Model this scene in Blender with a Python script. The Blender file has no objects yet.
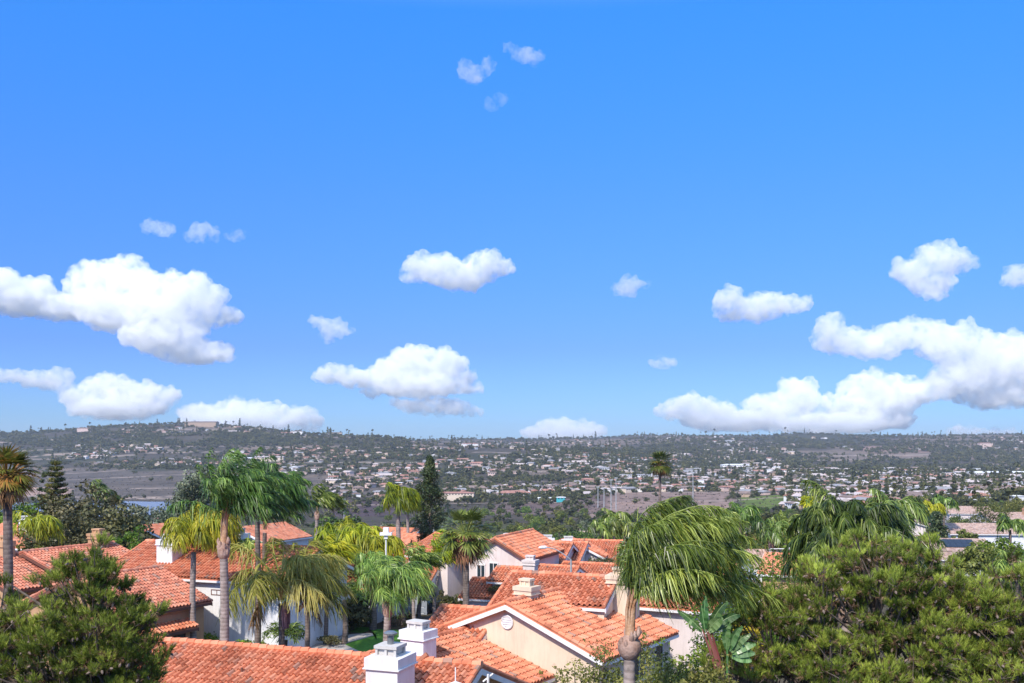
import bpy, math, os
import numpy as np
from mathutils import noise as mnoise, Vector
RNG = np.random.default_rng(7)
DEV = os.environ.get('DEV', '')
SC = bpy.context.scene
COL = SC.collection
CZ, FPX, HOR = 15.5, 1000.0, 445.0
WIND = np.array([1.0, 0.15, 0.0])

def P(px, py, Y):
    """world point seen at photo position px, py at depth Y"""
    return np.array([(px-512)*Y/FPX, Y, CZ-(py-HOR)*Y/FPX])
def Pz(px, py, z):
    Y = (CZ-z)*FPX/(py-HOR)
    return np.array([(px-512)*Y/FPX, Y, z])

# ------------------------------------------------------------------ materials
def newmat(name):
    m = bpy.data.materials.new(name); m.use_nodes = True
    nt = m.node_tree; nt.nodes.clear()
    out = nt.nodes.new('ShaderNodeOutputMaterial')
    return m, nt, out
def N(nt, t, **kw):
    n = nt.nodes.new(t)
    for k, v in kw.items():
        if k.startswith('i_'): n.inputs[k[2:].replace('_', ' ')].default_value = v
        else: setattr(n, k, v)
    return n
def ramp(nt, stops, fac, interp='LINEAR'):
    r = nt.nodes.new('ShaderNodeValToRGB'); r.color_ramp.interpolation = interp
    e = r.color_ramp.elements
    while len(e) > 1: e.remove(e[-1])
    e[0].position = stops[0][0]; e[0].color = (*stops[0][1], 1)
    for p, c in stops[1:]:
        x = e.new(p); x.color = (*c, 1)
    nt.links.new(fac, r.inputs[0]); return r.outputs[0]
def mixc(nt, fac, a, b, mode='MIX'):
    m = nt.nodes.new('ShaderNodeMix'); m.data_type = 'RGBA'; m.blend_type = mode
    for s, v in ((0, fac), (6, a), (7, b)):
        if hasattr(v, 'is_linked'): nt.links.new(v, m.inputs[s])
        elif isinstance(v, (int, float)): m.inputs[s].default_value = v
        else: m.inputs[s].default_value = (*v, 1)
    return m.outputs[2]
def noise_tex(nt, scale, detail=4, vec=None, rough=.6):
    n = N(nt, 'ShaderNodeTexNoise'); n.inputs['Scale'].default_value = scale
    n.inputs['Detail'].default_value = detail; n.inputs['Roughness'].default_value = rough
    if vec is not None: nt.links.new(vec, n.inputs['Vector'])
    return n.outputs[0]
def bump(nt, h, strength=.3, dist=.02):
    b = N(nt, 'ShaderNodeBump'); b.inputs['Strength'].default_value = strength; b.inputs['Distance'].default_value = dist
    nt.links.new(h, b.inputs['Height']); return b.outputs[0]
def geo_pos(nt): return nt.nodes.new('ShaderNodeNewGeometry').outputs['Position']

def mat_plain(name, c, rough=.7, var=.12, scale=1.2, metal=0, bmp=0., bscale=30, spec=.3):
    m, nt, out = newmat(name)
    p = N(nt, 'ShaderNodeBsdfPrincipled'); p.inputs['Roughness'].default_value = rough; p.inputs['Metallic'].default_value = metal
    p.inputs['Specular IOR Level'].default_value = spec
    pos = geo_pos(nt)
    n1 = noise_tex(nt, scale, 6, pos, .65)
    lo = tuple(x*(1-var) for x in c); hi = tuple(min(1, x*(1+var)) for x in c)
    nt.links.new(ramp(nt, [(.3, lo), (.7, hi)], n1), p.inputs['Base Color'])
    if bmp: nt.links.new(bump(nt, noise_tex(nt, bscale, 3, pos), bmp), p.inputs['Normal'])
    nt.links.new(p.outputs[0], out.inputs[0]); return m

def mat_stucco(name, c):
    m, nt, out = newmat(name)
    p = N(nt, 'ShaderNodeBsdfPrincipled'); p.inputs['Roughness'].default_value = .9; p.inputs['Specular IOR Level'].default_value = .15
    pos = geo_pos(nt)
    mp = N(nt, 'ShaderNodeMapping'); mp.inputs['Scale'].default_value = (2.5, 2.5, .35); nt.links.new(pos, mp.inputs[0])
    streak = noise_tex(nt, 1.5, 6, mp.outputs[0], .7)
    blot = noise_tex(nt, .5, 5, pos)
    base = ramp(nt, [(.3, tuple(x*.86 for x in c)), (.62, c)], blot)
    dirt = ramp(nt, [(.35, (.72, .69, .66)), (.55, (1, 1, 1))], streak)
    nt.links.new(mixc(nt, .38, base, dirt, 'MULTIPLY'), p.inputs['Base Color'])
    nt.links.new(bump(nt, noise_tex(nt, 14, 4, pos), .35, .01), p.inputs['Normal'])
    nt.links.new(p.outputs[0], out.inputs[0]); return m

def mat_tiles(name, cols, flat=False, scale=1.0):
    """clay tiles: each tile its own fired colour, from the uv counted in tiles"""
    m, nt, out = newmat(name)
    p = N(nt, 'ShaderNodeBsdfPrincipled'); p.inputs['Roughness'].default_value = .75; p.inputs['Specular IOR Level'].default_value = .25
    pos = geo_pos(nt)
    uv = N(nt, 'ShaderNodeUVMap').outputs[0]
    fl = N(nt, 'ShaderNodeVectorMath', operation='FLOOR'); nt.links.new(uv, fl.inputs[0])
    wn = N(nt, 'ShaderNodeTexWhiteNoise', noise_dimensions='2D'); nt.links.new(fl.outputs[0], wn.inputs['Vector'])
    base = ramp(nt, cols, wn.outputs['Value'])
    big = noise_tex(nt, .45, 5, pos, .7)
    base = mixc(nt, .8, base, ramp(nt, [(.34, (.60, .52, .50)), (.50, (1, 1, 1)), (.72, (1.0, .95, .90))], big), 'MULTIPLY')
    fine = noise_tex(nt, 5., 5, pos, .75)
    base = mixc(nt, .35, base, ramp(nt, [(.3, (.66, .58, .55)), (.5, (1, 1, 1))], fine), 'MULTIPLY')
    if not flat:   # shade between barrels and along butt edges painted into the colour, with dirt
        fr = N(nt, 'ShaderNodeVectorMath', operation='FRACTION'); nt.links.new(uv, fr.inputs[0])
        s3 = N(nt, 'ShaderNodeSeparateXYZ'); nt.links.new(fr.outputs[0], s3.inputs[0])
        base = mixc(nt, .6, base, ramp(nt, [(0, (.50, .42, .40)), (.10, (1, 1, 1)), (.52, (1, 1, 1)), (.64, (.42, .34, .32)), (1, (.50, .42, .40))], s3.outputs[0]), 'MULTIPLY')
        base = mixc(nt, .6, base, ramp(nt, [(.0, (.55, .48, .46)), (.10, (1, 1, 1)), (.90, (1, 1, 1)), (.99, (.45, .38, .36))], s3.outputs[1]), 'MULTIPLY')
    # grey lichen film in patches
    lic = noise_tex(nt, .9, 7, pos, .8)
    lm = ramp(nt, [(.58, (0, 0, 0)), (.74, (.5, .5, .5))], lic)
    base = mixc(nt, lm, base, (.30, .24, .22))
    nt.links.new(base, p.inputs['Base Color'])
    if flat:
        sp = N(nt, 'ShaderNodeSeparateXYZ'); nt.links.new(uv, sp.inputs[0])
        def wave(sock, f):
            a = N(nt, 'ShaderNodeMath', operation='MULTIPLY'); nt.links.new(sock, a.inputs[0]); a.inputs[1].default_value = f
            b = N(nt, 'ShaderNodeMath', operation='SINE'); nt.links.new(a.outputs[0], b.inputs[0]); return b.outputs[0]
        nt.links.new(bump(nt, wave(sp.outputs[0], 2*math.pi), .8, .05), p.inputs['Normal'])
    nt.links.new(p.outputs[0], out.inputs[0]); return m

def mat_leaf(name, dark, mid, light, trans=.3, rough=.5, objvar=.25, spec=.35):
    m, nt, out = newmat(name)
    a = N(nt, 'ShaderNodeAttribute', attribute_name='tint')
    c = ramp(nt, [(0, dark), (.5, mid), (1, light)], a.outputs['Fac'])
    if objvar:
        oi = N(nt, 'ShaderNodeObjectInfo')
        hs = N(nt, 'ShaderNodeHueSaturation')
        mr = N(nt, 'ShaderNodeMapRange'); mr.inputs[3].default_value = 1-objvar; mr.inputs[4].default_value = 1+objvar
        nt.links.new(oi.outputs['Random'], mr.inputs[0]); nt.links.new(mr.outputs[0], hs.inputs['Value'])
        mh = N(nt, 'ShaderNodeMapRange'); mh.inputs[3].default_value = .5-.025*objvar*4; mh.inputs[4].default_value = .5+.02*objvar*4
        wn = N(nt, 'ShaderNodeTexWhiteNoise', noise_dimensions='1D'); nt.links.new(oi.outputs['Random'], wn.inputs['W'])
        nt.links.new(wn.outputs['Value'], mh.inputs[0]); nt.links.new(mh.outputs[0], hs.inputs['Hue'])
        nt.links.new(c, hs.inputs['Color']); c = hs.outputs[0]
    p = N(nt, 'ShaderNodeBsdfPrincipled'); p.inputs['Roughness'].default_value = rough; p.inputs['Specular IOR Level'].default_value = spec
    nt.links.new(c, p.inputs['Base Color'])
    t = N(nt, 'ShaderNodeBsdfTranslucent'); nt.links.new(c, t.inputs[0])
    mx = N(nt, 'ShaderNodeMixShader'); mx.inputs[0].default_value = trans
    nt.links.new(p.outputs[0], mx.inputs[1]); nt.links.new(t.outputs[0], mx.inputs[2])
    nt.links.new(mx.outputs[0], out.inputs[0]); return m

def mat_bark(name, dark, light, ring=6.0, ringed=True):
    m, nt, out = newmat(name)
    p = N(nt, 'ShaderNodeBsdfPrincipled'); p.inputs['Roughness'].default_value = .9; p.inputs['Specular IOR Level'].default_value = .15
    pos = geo_pos(nt)
    n1 = noise_tex(nt, 3, 6, pos, .7)
    c = ramp(nt, [(.3, dark), (.68, light)], n1)
    if ringed:
        w = N(nt, 'ShaderNodeTexWave', wave_type='BANDS', bands_direction='Z'); w.inputs['Scale'].default_value = ring/6.28*2
        w.inputs['Distortion'].default_value = 1.2; w.inputs['Detail'].default_value = 3; w.inputs['Detail Scale'].default_value = 2
        nt.links.new(pos, w.inputs[0])
        c = mixc(nt, .75, c, ramp(nt, [(.1, (.68, .66, .65)), (.45, (1, 1, 1))], w.outputs['Fac']), 'MULTIPLY')
        nt.links.new(bump(nt, w.outputs['Fac'], .3, .02), p.inputs['Normal'])
    else:
        nt.links.new(bump(nt, noise_tex(nt, 12, 5, pos), .7, .04), p.inputs['Normal'])
    nt.links.new(c, p.inputs['Base Color']); nt.links.new(p.outputs[0], out.inputs[0]); return m

M = {}
TILEC = [(0, (.44, .15, .08)), (.08, (.61, .20, .105)), (.35, (.69, .235, .125)), (.65, (.74, .27, .145)), (.88, (.74, .32, .19)), (.96, (.52, .25, .17)), (1, (.34, .21, .16))]
TILEP = [(0, (.42, .16, .11)), (.1, (.54, .19, .12)), (.5, (.64, .24, .15)), (.88, (.66, .31, .21)), (1, (.36, .22, .18))]
TILEB = [(0, (.34, .22, .18)), (.4, (.50, .33, .26)), (.75, (.60, .42, .34)), (1, (.42, .32, .28))]
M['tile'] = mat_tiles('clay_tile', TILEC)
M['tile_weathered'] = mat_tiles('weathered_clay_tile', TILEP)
M['tile_flat'] = mat_tiles('distant_clay_tile', TILEC, True)
M['tile_brown'] = mat_tiles('brown_concrete_tile', TILEB, True)
M['white_stucco'] = mat_stucco('white_stucco', (.80, .79, .80))
M['pink_stucco'] = mat_stucco('rose_white_stucco', (.74, .64, .61))
M['cream_stucco'] = mat_stucco('cream_stucco', (.80, .63, .47))
M['tan_stucco'] = mat_stucco('tan_stucco', (.55, .33, .19))
M['grey_stucco'] = mat_stucco('grey_stucco', (.50, .48, .47))
M['trim'] = mat_plain('white_trim', (.78, .75, .74), .6, .1)
M['trim_brown'] = mat_plain('brown_trim', (.16, .07, .05), .6, .2)
M['glass'] = mat_plain('window_glass', (.03, .045, .055), .08, .3, 3, spec=.8)
M['blind'] = mat_plain('window_blind', (.30, .33, .38), .5, .1)
M['metal'] = mat_plain('galvanised_metal', (.30, .32, .33), .45, .25, 4, .7)
M['cap_stucco'] = mat_stucco('sooty_stucco', (.60, .57, .54))
M['concrete'] = mat_plain('concrete_paving', (.44, .39, .36), .9, .15, .8, bmp=.2)
M['asphalt'] = mat_plain('asphalt', (.07, .068, .07), .9, .2, .5)
M['pole'] = mat_plain('pole_paint', (.40, .41, .41), .5, .1, 3, .2)
M['wood'] = mat_plain('weathered_wood', (.20, .15, .12), .9, .25, 3)
M['solar'] = mat_plain('solar_cells', (.012, .015, .03), .15, .3, 2, spec=.8)
M['lawn'] = mat_plain('mown_lawn', (.07, .19, .022), .95, .3, 2.5, bmp=.5)
M['bark'] = mat_bark('grey_brown_bark', (.07, .05, .04), (.20, .16, .13), ringed=False)
M['palm_bark'] = mat_bark('palm_bark', (.20, .16, .14), (.46, .37, .33), 5)
M['palm_bark_dark'] = mat_bark('dark_palm_bark', (.09, .07, .06), (.27, .21, .18), 5)
M['sheath'] = mat_bark('palm_leaf_sheath', (.30, .12, .045), (.60, .40, .26), 2, ringed=False)
M['boot'] = mat_bark('old_leaf_boots', (.24, .12, .08), (.52, .37, .30), 2, ringed=False)
M['thatch'] = mat_leaf('dead_palm_thatch', (.10, .045, .02), (.22, .11, .05), (.36, .20, .10), .2, .9)
M['queen'] = mat_leaf('queen_palm_leaf', (.022, .045, .006), (.120, .195, .024), (.44, .54, .12), .3, .35, spec=.5)
M['queen_dark'] = mat_leaf('dark_queen_palm_leaf', (.022, .050, .010), (.085, .165, .028), (.34, .46, .09), .25, .4)
M['queen_yellow'] = mat_leaf('yellow_green_palm_leaf', (.07, .10, .006), (.28, .33, .014), (.60, .55, .035), .35, .45)
M['king'] = mat_leaf('sun_bleached_palm_leaf', (.11, .12, .012), (.38, .39, .05), (.68, .60, .16), .35, .45)
M['fan'] = mat_leaf('fan_palm_leaf', (.035, .06, .010), (.16, .22, .035), (.46, .50, .14), .25, .4)
M['fan_bronze'] = mat_leaf('bronzed_fan_palm_leaf', (.035, .055, .008), (.13, .15, .022), (.48, .25, .05), .3, .5)
M['pine'] = mat_leaf('pine_needles', (.032, .044, .008), (.205, .265, .036), (.58, .64, .11), .3, .55, .06)
M['pine_dead'] = mat_leaf('dry_pine_needles', (.07, .035, .018), (.20, .11, .06), (.40, .27, .17), .15, .9, .05)
M['oak'] = mat_leaf('dark_oak_leaf', (.028, .032, .010), (.095, .095, .034), (.21, .19, .07), .2)
M['bright'] = mat_leaf('bright_broadleaf', (.04, .08, .008), (.14, .24, .02), (.34, .43, .05), .35)
M['olive'] = mat_leaf('olive_green_leaf', (.045, .055, .012), (.15, .17, .030), (.34, .33, .08), .3)
M['euc'] = mat_leaf('grey_green_leaf', (.04, .055, .03), (.13, .155, .09), (.30, .32, .20), .25)
M['cyp'] = mat_leaf('cypress_leaf', (.012, .028, .010), (.035, .062, .020), (.11, .14, .045), .15)
M['norfolk'] = mat_leaf('norfolk_pine_leaf', (.018, .035, .010), (.10, .115, .022), (.34, .29, .07), .2)
M['yellow'] = mat_leaf('yellow_flowered_leaf', (.20, .15, .01), (.48, .33, .02), (.68, .50, .05), .3)
M['farleaf'] = mat_leaf('valley_tree_leaf', (.012, .021, .008), (.048, .068, .019), (.16, .175, .05), .15, .7, .45)
M['midleaf'] = mat_leaf('slope_tree_leaf', (.020, .038, .008), (.09, .13, .022), (.26, .30, .055), .25, .6, .45)
M['scrub'] = mat_leaf('dry_scrub_leaf', (.045, .035, .03), (.095, .075, .065), (.17, .15, .11), .1, .9)
M['strel'] = mat_leaf('bird_of_paradise_leaf', (.035, .09, .025), (.10, .21, .06), (.26, .40, .16), .3, .3)
M['strel_red'] = mat_leaf('red_leaf_stalk', (.10, .045, .03), (.24, .08, .05), (.40, .20, .13), .1, .5)
M['pinkflower'] = mat_leaf('mauve_flower_strands', (.22, .10, .12), (.42, .22, .24), (.60, .36, .38), .2, .8)

# ------------------------------------------------------------------ meshes
class MB:
    def __init__(s): s.v = []; s.f = []; s.m = []; s.t = []; s.uv = []; s.n = 0
    def add(s, v, f, mi=0, t=None, uv=None):
        v = np.asarray(v, float).reshape(-1, 3); f = np.asarray(f, int)
        if len(v) == 0: return
        s.v.append(v); s.f.append(f+s.n); s.n += len(v)
        s.m.append(np.full(len(f), mi)); s.t.append(np.zeros(len(v)) if t is None else np.broadcast_to(t, len(v)).astype(float))
        s.uv.append(np.zeros((len(v), 2)) if uv is None else np.asarray(uv, float))
    def box(s, x0, y0, z0, x1, y1, z1, mi=0, T=None):
        v = np.array([[x, y, z] for z in (z0, z1) for x, y in ((x0, y0), (x1, y0), (x1, y1), (x0, y1))], float)
        if T is not None: v = T(v)
        s.add(v, [[0, 3, 2, 1], [4, 5, 6, 7], [0, 1, 5, 4], [1, 2, 6, 5], [2, 3, 7, 6], [3, 0, 4, 7]], mi)
    def tube(s, pts, rad, seg=8, mi=0, t=0, cap=True):
        pts = np.asarray(pts, float); rad = np.broadcast_to(rad, len(pts)).astype(float)
        d = np.gradient(pts, axis=0); d /= np.linalg.norm(d, axis=1)[:, None]+1e-9
        ref = np.array([0, 0, 1.]) if abs(d[:, 2]).mean() < .8 else np.array([1., 0, 0])
        a = np.cross(d, ref); a /= np.linalg.norm(a, axis=1)[:, None]+1e-9; b = np.cross(d, a)
        th = np.linspace(0, 2*np.pi, seg, endpoint=False)
        v = pts[:, None]+rad[:, None, None]*(np.cos(th)[None, :, None]*a[:, None]+np.sin(th)[None, :, None]*b[:, None])
        n = len(pts); i = np.arange(n-1)[:, None]*seg; j = np.arange(seg)[None]; k = (j+1) % seg
        f = np.stack([i+j, i+seg+j, i+seg+k, i+k], -1).reshape(-1, 4)
        vv = v.reshape(-1, 3)
        s.add(vv, f, mi, t)
        if cap:
            c = len(vv)
            s.add(np.vstack([v[-1], pts[-1:]]), [[q, (q+1) % seg, seg, seg] for q in range(seg)], mi, t)
            s.add(np.vstack([v[0], pts[:1]]), [[(q+1) % seg, q, seg, seg] for q in range(seg)], mi, t)
    def obj(s, name, mats, parent=None, origin=(0, 0, 0), smooth=False):
        me = bpy.data.meshes.new(name)
        if s.n:
            v = np.concatenate(s.v)-np.asarray(origin, float); f = np.concatenate([x.reshape(len(x), -1) if x.shape[1] == 4 else np.hstack([x, x[:, -1:]]) for x in s.f])
            mi = np.concatenate(s.m); tri = f[:, 2] == f[:, 3]
            cnt = np.where(tri, 3, 4); start = np.concatenate([[0], np.cumsum(cnt)[:-1]])
            flat = f.reshape(-1); keep = np.ones(len(flat), bool); keep[3::4] = ~tri; flat = flat[keep]
            me.vertices.add(len(v)); me.vertices.foreach_set('co', v.ravel().astype(np.float32))
            me.loops.add(len(flat)); me.loops.foreach_set('vertex_index', flat.astype(np.int32))
            me.polygons.add(len(f)); me.polygons.foreach_set('loop_start', start.astype(np.int32))
            me.polygons.foreach_set('material_index', mi.astype(np.int32))
            me.polygons.foreach_set('use_smooth', np.full(len(f), bool(smooth)))
            t = np.concatenate(s.t)
            if t.any():
                at = me.attributes.new('tint', 'FLOAT', 'POINT'); at.data.foreach_set('value', t.astype(np.float32))
            uv = np.concatenate(s.uv)
            if uv.any():
                l = me.uv_layers.new(name='UVMap'); l.data.foreach_set('uv', uv[flat].ravel().astype(np.float32))
            me.update(calc_edges=True)
        for m in (mats if isinstance(mats, (list, tuple)) else [mats]): me.materials.append(M[m] if isinstance(m, str) else m)
        o = bpy.data.objects.new(name, me); COL.objects.link(o)
        if parent is not None: o.parent = parent
        else: o.location = origin
        return o

def tag(o, label=None, cat=None, group=None, kind=None):
    if label: o['label'] = label
    if cat: o['category'] = cat
    if group: o['group'] = group
    if kind: o['kind'] = kind
    return o
def thing(name, loc, label, cat, group=None, rz=0):
    o = bpy.data.objects.new(name, None); COL.objects.link(o); o.location = tuple(loc); o.rotation_euler[2] = rz
    o.empty_display_size = .2
    return tag(o, label, cat, group)
def copy_thing(src, loc, rz=0, sc=1, label=None, group=None):
    c = src.copy(); COL.objects.link(c); c.location = tuple(loc); c.rotation_euler[2] = rz; c.scale = (sc, sc, sc) if np.isscalar(sc) else sc
    for k in src.children:
        d = k.copy(); COL.objects.link(d); d.parent = c
        for g in k.children:
            e = g.copy(); COL.objects.link(e); e.parent = d
    if label: c['label'] = label
    if group: c['group'] = group
    return c
def unit(a): return a/(np.linalg.norm(a, axis=-1, keepdims=True)+1e-9)

def blades(mb, base, d, side, L, W, droop=None, t=None, mi=0, segs=2, taper=.25):
    """thin leaf strips. base,d,side (n,3)"""
    n = len(base); L = np.broadcast_to(L, n); W = np.broadcast_to(W, n)
    droop = np.zeros((n, 3)) if droop is None else np.broadcast_to(droop, (n, 3))
    rows = []
    for k in range(segs+1):
        s = k/segs
        c = base+d*(L*s)[:, None]+droop*(L*s*s)[:, None]
        w = W*(.55+.9*s if s < .5 else 1-(s-.5)*2*(1-taper))*.5
        rows += [c-side*w[:, None], c+side*w[:, None]]
    v = np.stack(rows, 1); R = 2*(segs+1)
    f = np.array([[2*k, 2*k+1, 2*k+3, 2*k+2] for k in range(segs)])
    f = (np.arange(n)[:, None, None]*R+f[None]).reshape(-1, 4)
    tt = np.zeros(n) if t is None else np.broadcast_to(t, n)
    mb.add(v.reshape(-1, 3), f, mi, np.repeat(tt, R))
# ------------------------------------------------------------------ terrain
TCOL = [
 (0,    [(90, 0), (150, -3), (250, -12), (400, -26), (600, -40), (850, -46), (1050, -46), (1300, -42), (1800, -36), (2200, -12), (2700, 20), (3200, 56), (3800, 40), (5600, 0)]),
 (180,  [(90, 0), (150, -3), (250, -12), (400, -27), (600, -41), (850, -47), (1050, -47), (1200, -42), (1600, -34), (2000, -14), (2500, 20), (2900, 72), (3300, 82), (3800, 60), (5600, 10)]),
 (350,  [(90, 0), (150, -3), (250, -12), (400, -27), (600, -39), (850, -44), (1050, -44), (1200, -42), (1500, -36), (1900, -18), (2300, 3), (2700, 36), (2950, 42), (3400, 30), (4200, 35), (5600, 0)]),
 (512,  [(90, 0), (150, -3.5), (250, -13), (400, -27), (600, -37), (850, -43), (1200, -42), (1500, -36), (1900, -14), (2200, 0), (2500, 8), (2900, -5), (3600, 20), (4200, 42), (5600, 15)]),
 (700,  [(90, 0), (150, -3.5), (250, -12), (400, -25), (600, -35), (850, -39), (1100, -38), (1500, -36), (2000, -30), (2500, -15), (3000, 8), (3500, 33), (4050, 60), (5600, 25)]),
 (860,  [(90, 0), (150, -3.5), (250, -9), (400, -17), (600, -24), (850, -29), (1100, -31), (1500, -34), (2000, -33), (2500, -20), (3000, 4), (3500, 32), (4050, 57), (5600, 25)]),
 (1024, [(90, 0), (150, -3.5), (200, -6), (300, -11), (500, -17), (700, -21), (1000, -27), (1500, -33), (2000, -34), (2500, -22), (3000, 3), (3500, 34), (4050, 62), (5600, 30)])]
NEARP = [(-200, 15), (-10, 14), (3, 13.6), (14, 7), (24, 2.2), (34, 0), (90, 0)]
def vnoise(x, y, s, seed=0):
    """cheap smooth value noise, vectorised"""
    x = np.asarray(x)/s+seed*17.3; y = np.asarray(y)/s+seed*5.7
    xi = np.floor(x); yi = np.floor(y); fx = x-xi; fy = y-yi
    fx = fx*fx*(3-2*fx); fy = fy*fy*(3-2*fy)
    h = lambda a, b: np.modf(np.abs(np.sin(a*127.1+b*311.7+seed*3.1)*43758.5453))[0]
    return (h(xi, yi)*(1-fx)+h(xi+1, yi)*fx)*(1-fy)+(h(xi, yi+1)*(1-fx)+h(xi+1, yi+1)*fx)*fy
def ground(X, Y):
    X = np.asarray(X, float); Y = np.asarray(Y, float)
    near = np.interp(Y, *zip(*NEARP))
    u = np.clip(X/np.maximum(Y, 60)*FPX+512, 0, 1024)
    zs = np.stack([np.interp(Y, *zip(*c[1])) for c in TCOL])
    px = np.array([c[0] for c in TCOL]); k = np.clip(np.searchsorted(px, u, 'right')-1, 0, len(px)-2)
    t = (u-px[k])/(px[k+1]-px[k]); t = t*t*(3-2*t)
    idx = np.indices(u.shape)
    far = np.take_along_axis(zs, k[None], 0)[0]*(1-t)+np.take_along_axis(zs, k[None]+1, 0)[0]*t
    amp = np.interp(Y, [150, 500, 850, 1100, 1800, 2400, 5600], [0, 1.5, 1.0, 2., 9, 14, 14])
    nz = (vnoise(X, Y, 330, 1)-.5)+.5*(vnoise(X, Y, 140, 2)-.5)+.25*(vnoise(X, Y, 60, 3)-.5)
    return np.where(Y < 90, near, far+amp*nz)
def gz(x, y): return float(ground(np.array([x]), np.array([y]))[0])

def screen_to_ground(px, py, ymin=100.):
    """vectorised: first ground point seen at px,py"""
    Ys = np.geomspace(ymin, 5000, 420)
    px = np.asarray(px, float); py = np.asarray(py, float)
    X = (px[:, None]-512)*Ys[None]/FPX; Yg = np.broadcast_to(Ys, X.shape)
    g = ground(X, Yg); line = CZ-(py[:, None]-HOR)*Yg/FPX
    hit = g >= line; ok = hit.any(1); k = hit.argmax(1)
    Y = Ys[k]; return (px-512)*Y/FPX, Y, ok

def build_terrain():
    yk = np.concatenate([np.linspace(-120, 100, 45), np.geomspace(103, 5600, 330)])
    t = np.linspace(-1, 1, 330)
    W = np.where(yk < 0, 130, 130+.85*yk)
    X = W[:, None]*t[None]; Y = np.broadcast_to(yk[:, None], X.shape)
    Z = ground(X, Y)
    n, m = X.shape
    i = np.arange(n-1)[:, None]*m; j = np.arange(m-1)[None]
    f = np.stack([i+j, i+j+1, i+m+j+1, i+m+j], -1).reshape(-1, 4)
    mb = MB(); mb.add(np.stack([X, Y, Z], -1).reshape(-1, 3), f)
    mt, nt, out = newmat('hillside_ground')
    p = N(nt, 'ShaderNodeBsdfPrincipled'); p.inputs['Roughness'].default_value = .95; p.inputs['Specular IOR Level'].default_value = .1
    at = N(nt, 'ShaderNodeAttribute', attribute_name='ground_col')
    pos = geo_pos(nt)
    n1 = noise_tex(nt, .012, 8, pos, .75); n2 = noise_tex(nt, .07, 7, pos, .75)
    c = mixc(nt, .85, at.outputs['Color'], ramp(nt, [(.3, (.45, .42, .42)), (.5, (.9, .9, .9)), (.68, (1.25, 1.15, 1.1))], n1), 'MULTIPLY')
    c = mixc(nt, .9, c, ramp(nt, [(.34, (.38, .42, .36)), (.5, (1, 1, 1)), (.7, (1.3, 1.2, 1.15))], n2), 'MULTIPLY')
    nt.links.new(c, p.inputs['Base Color']); nt.links.new(p.outputs[0], out.inputs[0])
    o = mb.obj('ground', mt, smooth=True)
    # soil and grass colours by place
    px = X/np.maximum(Y, 60)*FPX+512; py = HOR-(Z-CZ)/np.maximum(Y, 60)*FPX
    C = np.empty(X.shape+(3,)); C[:] = (.075, .064, .050)
    def patch(mask, c, k=1.):
        C[mask] = np.array(c)*k+C[mask]*(1-k)
    wob = (vnoise(X, Y, 90, 5)-.5)*40
    patch(Y < 110, (.10, .085, .06))
    patch((Y > 110) & (Y < 700), (.075, .075, .04))
    patch((Y > 1100) & (Y < 1900) & (px+wob < 420), (.120, .100, .086))
    patch((Y > 1150) & (Y < 1330) & (px > 20) & (px < 70), (.40, .27, .22))
    patch((Y > 820) & (Y < 1050) & (px+wob > 310) & (px+wob < 410), (.085, .06, .065))
    patch((Y > 700) & (Y < 1150) & (px+wob > 590) & (px+wob < 745), (.27, .19, .16))
    patch((Y > 780) & (Y < 1010) & (px+wob*.3 > 742) & (px+wob*.3 < 800), (.12, .16, .035))
    patch((Y > 830) & (Y < 1150) & (px+wob > 500) & (px+wob < 600), (.17, .12, .11))
    patch((Y > 640) & (Y < 760) & (px > 860), (.16, .10, .08))
    patch((Y > 1760) & (Y < 1840) & (px > 158) & (px < 186), (.10, .16, .05))
    patch((Y > 2450) & (Y < 2650) & (px+wob > 640) & (px+wob < 720), (.30, .19, .16))
    patch((Y > 2600) & (Y < 3000) & (px+wob > 870) & (px+wob < 925), (.30, .19, .17))
    big = vnoise(X, Y, 420, 41)*.6+vnoise(X, Y, 130, 42)*.4
    patch((Y > 1500) & (big > .57), (.19, .145, .115), .85)
    patch((Y > 1500) & (big < .34), (.045, .052, .028), .7)
    # pale tracks and cut banks
    for s, (a, b, w) in enumerate([(1420, .25, 9), (1130, -.1, 8), (960, .05, 6), (1650, .1, 9), (1850, .05, 12), (2150, -.08, 12), (2420, .12, 14), (2700, -.05, 16), (2050, -.3, 9), (1300, .4, 7)]):
        yy = a+b*X+40*np.sin(X/160+s); patch((np.abs(Y-yy) < w) & (vnoise(X, Y, 200, 9+s) > .35), (.33, .26, .22))
    at = o.data.attributes.new('ground_col', 'FLOAT_COLOR', 'POINT')
    cc = np.concatenate([C.reshape(-1, 3), np.ones((n*m, 1))], 1); at.data.foreach_set('color', cc.ravel().astype(np.float32))
    tag(o, kind='structure')
    # lake
    w, nt, out = newmat('lake_water')
    p = N(nt, 'ShaderNodeBsdfPrincipled'); p.inputs['Base Color'].default_value = (.16, .19, .26, 1); p.inputs['Roughness'].default_value = .4
    nt.links.new(bump(nt, noise_tex(nt, .5, 4, geo_pos(nt)), .3, .2), p.inputs['Normal'])
    nt.links.new(p.outputs[0], out.inputs[0])
    mb = MB(); th = np.linspace(0, 2*np.pi, 72, endpoint=False)
    r = 1+.12*np.sin(3*th+1)+.07*np.sin(7*th)
    V = np.stack([-390+160*r*np.cos(th), 950+130*r*np.sin(th), np.full(72, -44.6)], 1)
    mb.add(np.vstack([V, [[-390, 950, -44.6]]]), [[q, (q+1) % 72, 72, 72] for q in range(72)])
    tag(mb.obj('lake', w), kind='structure')

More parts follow.
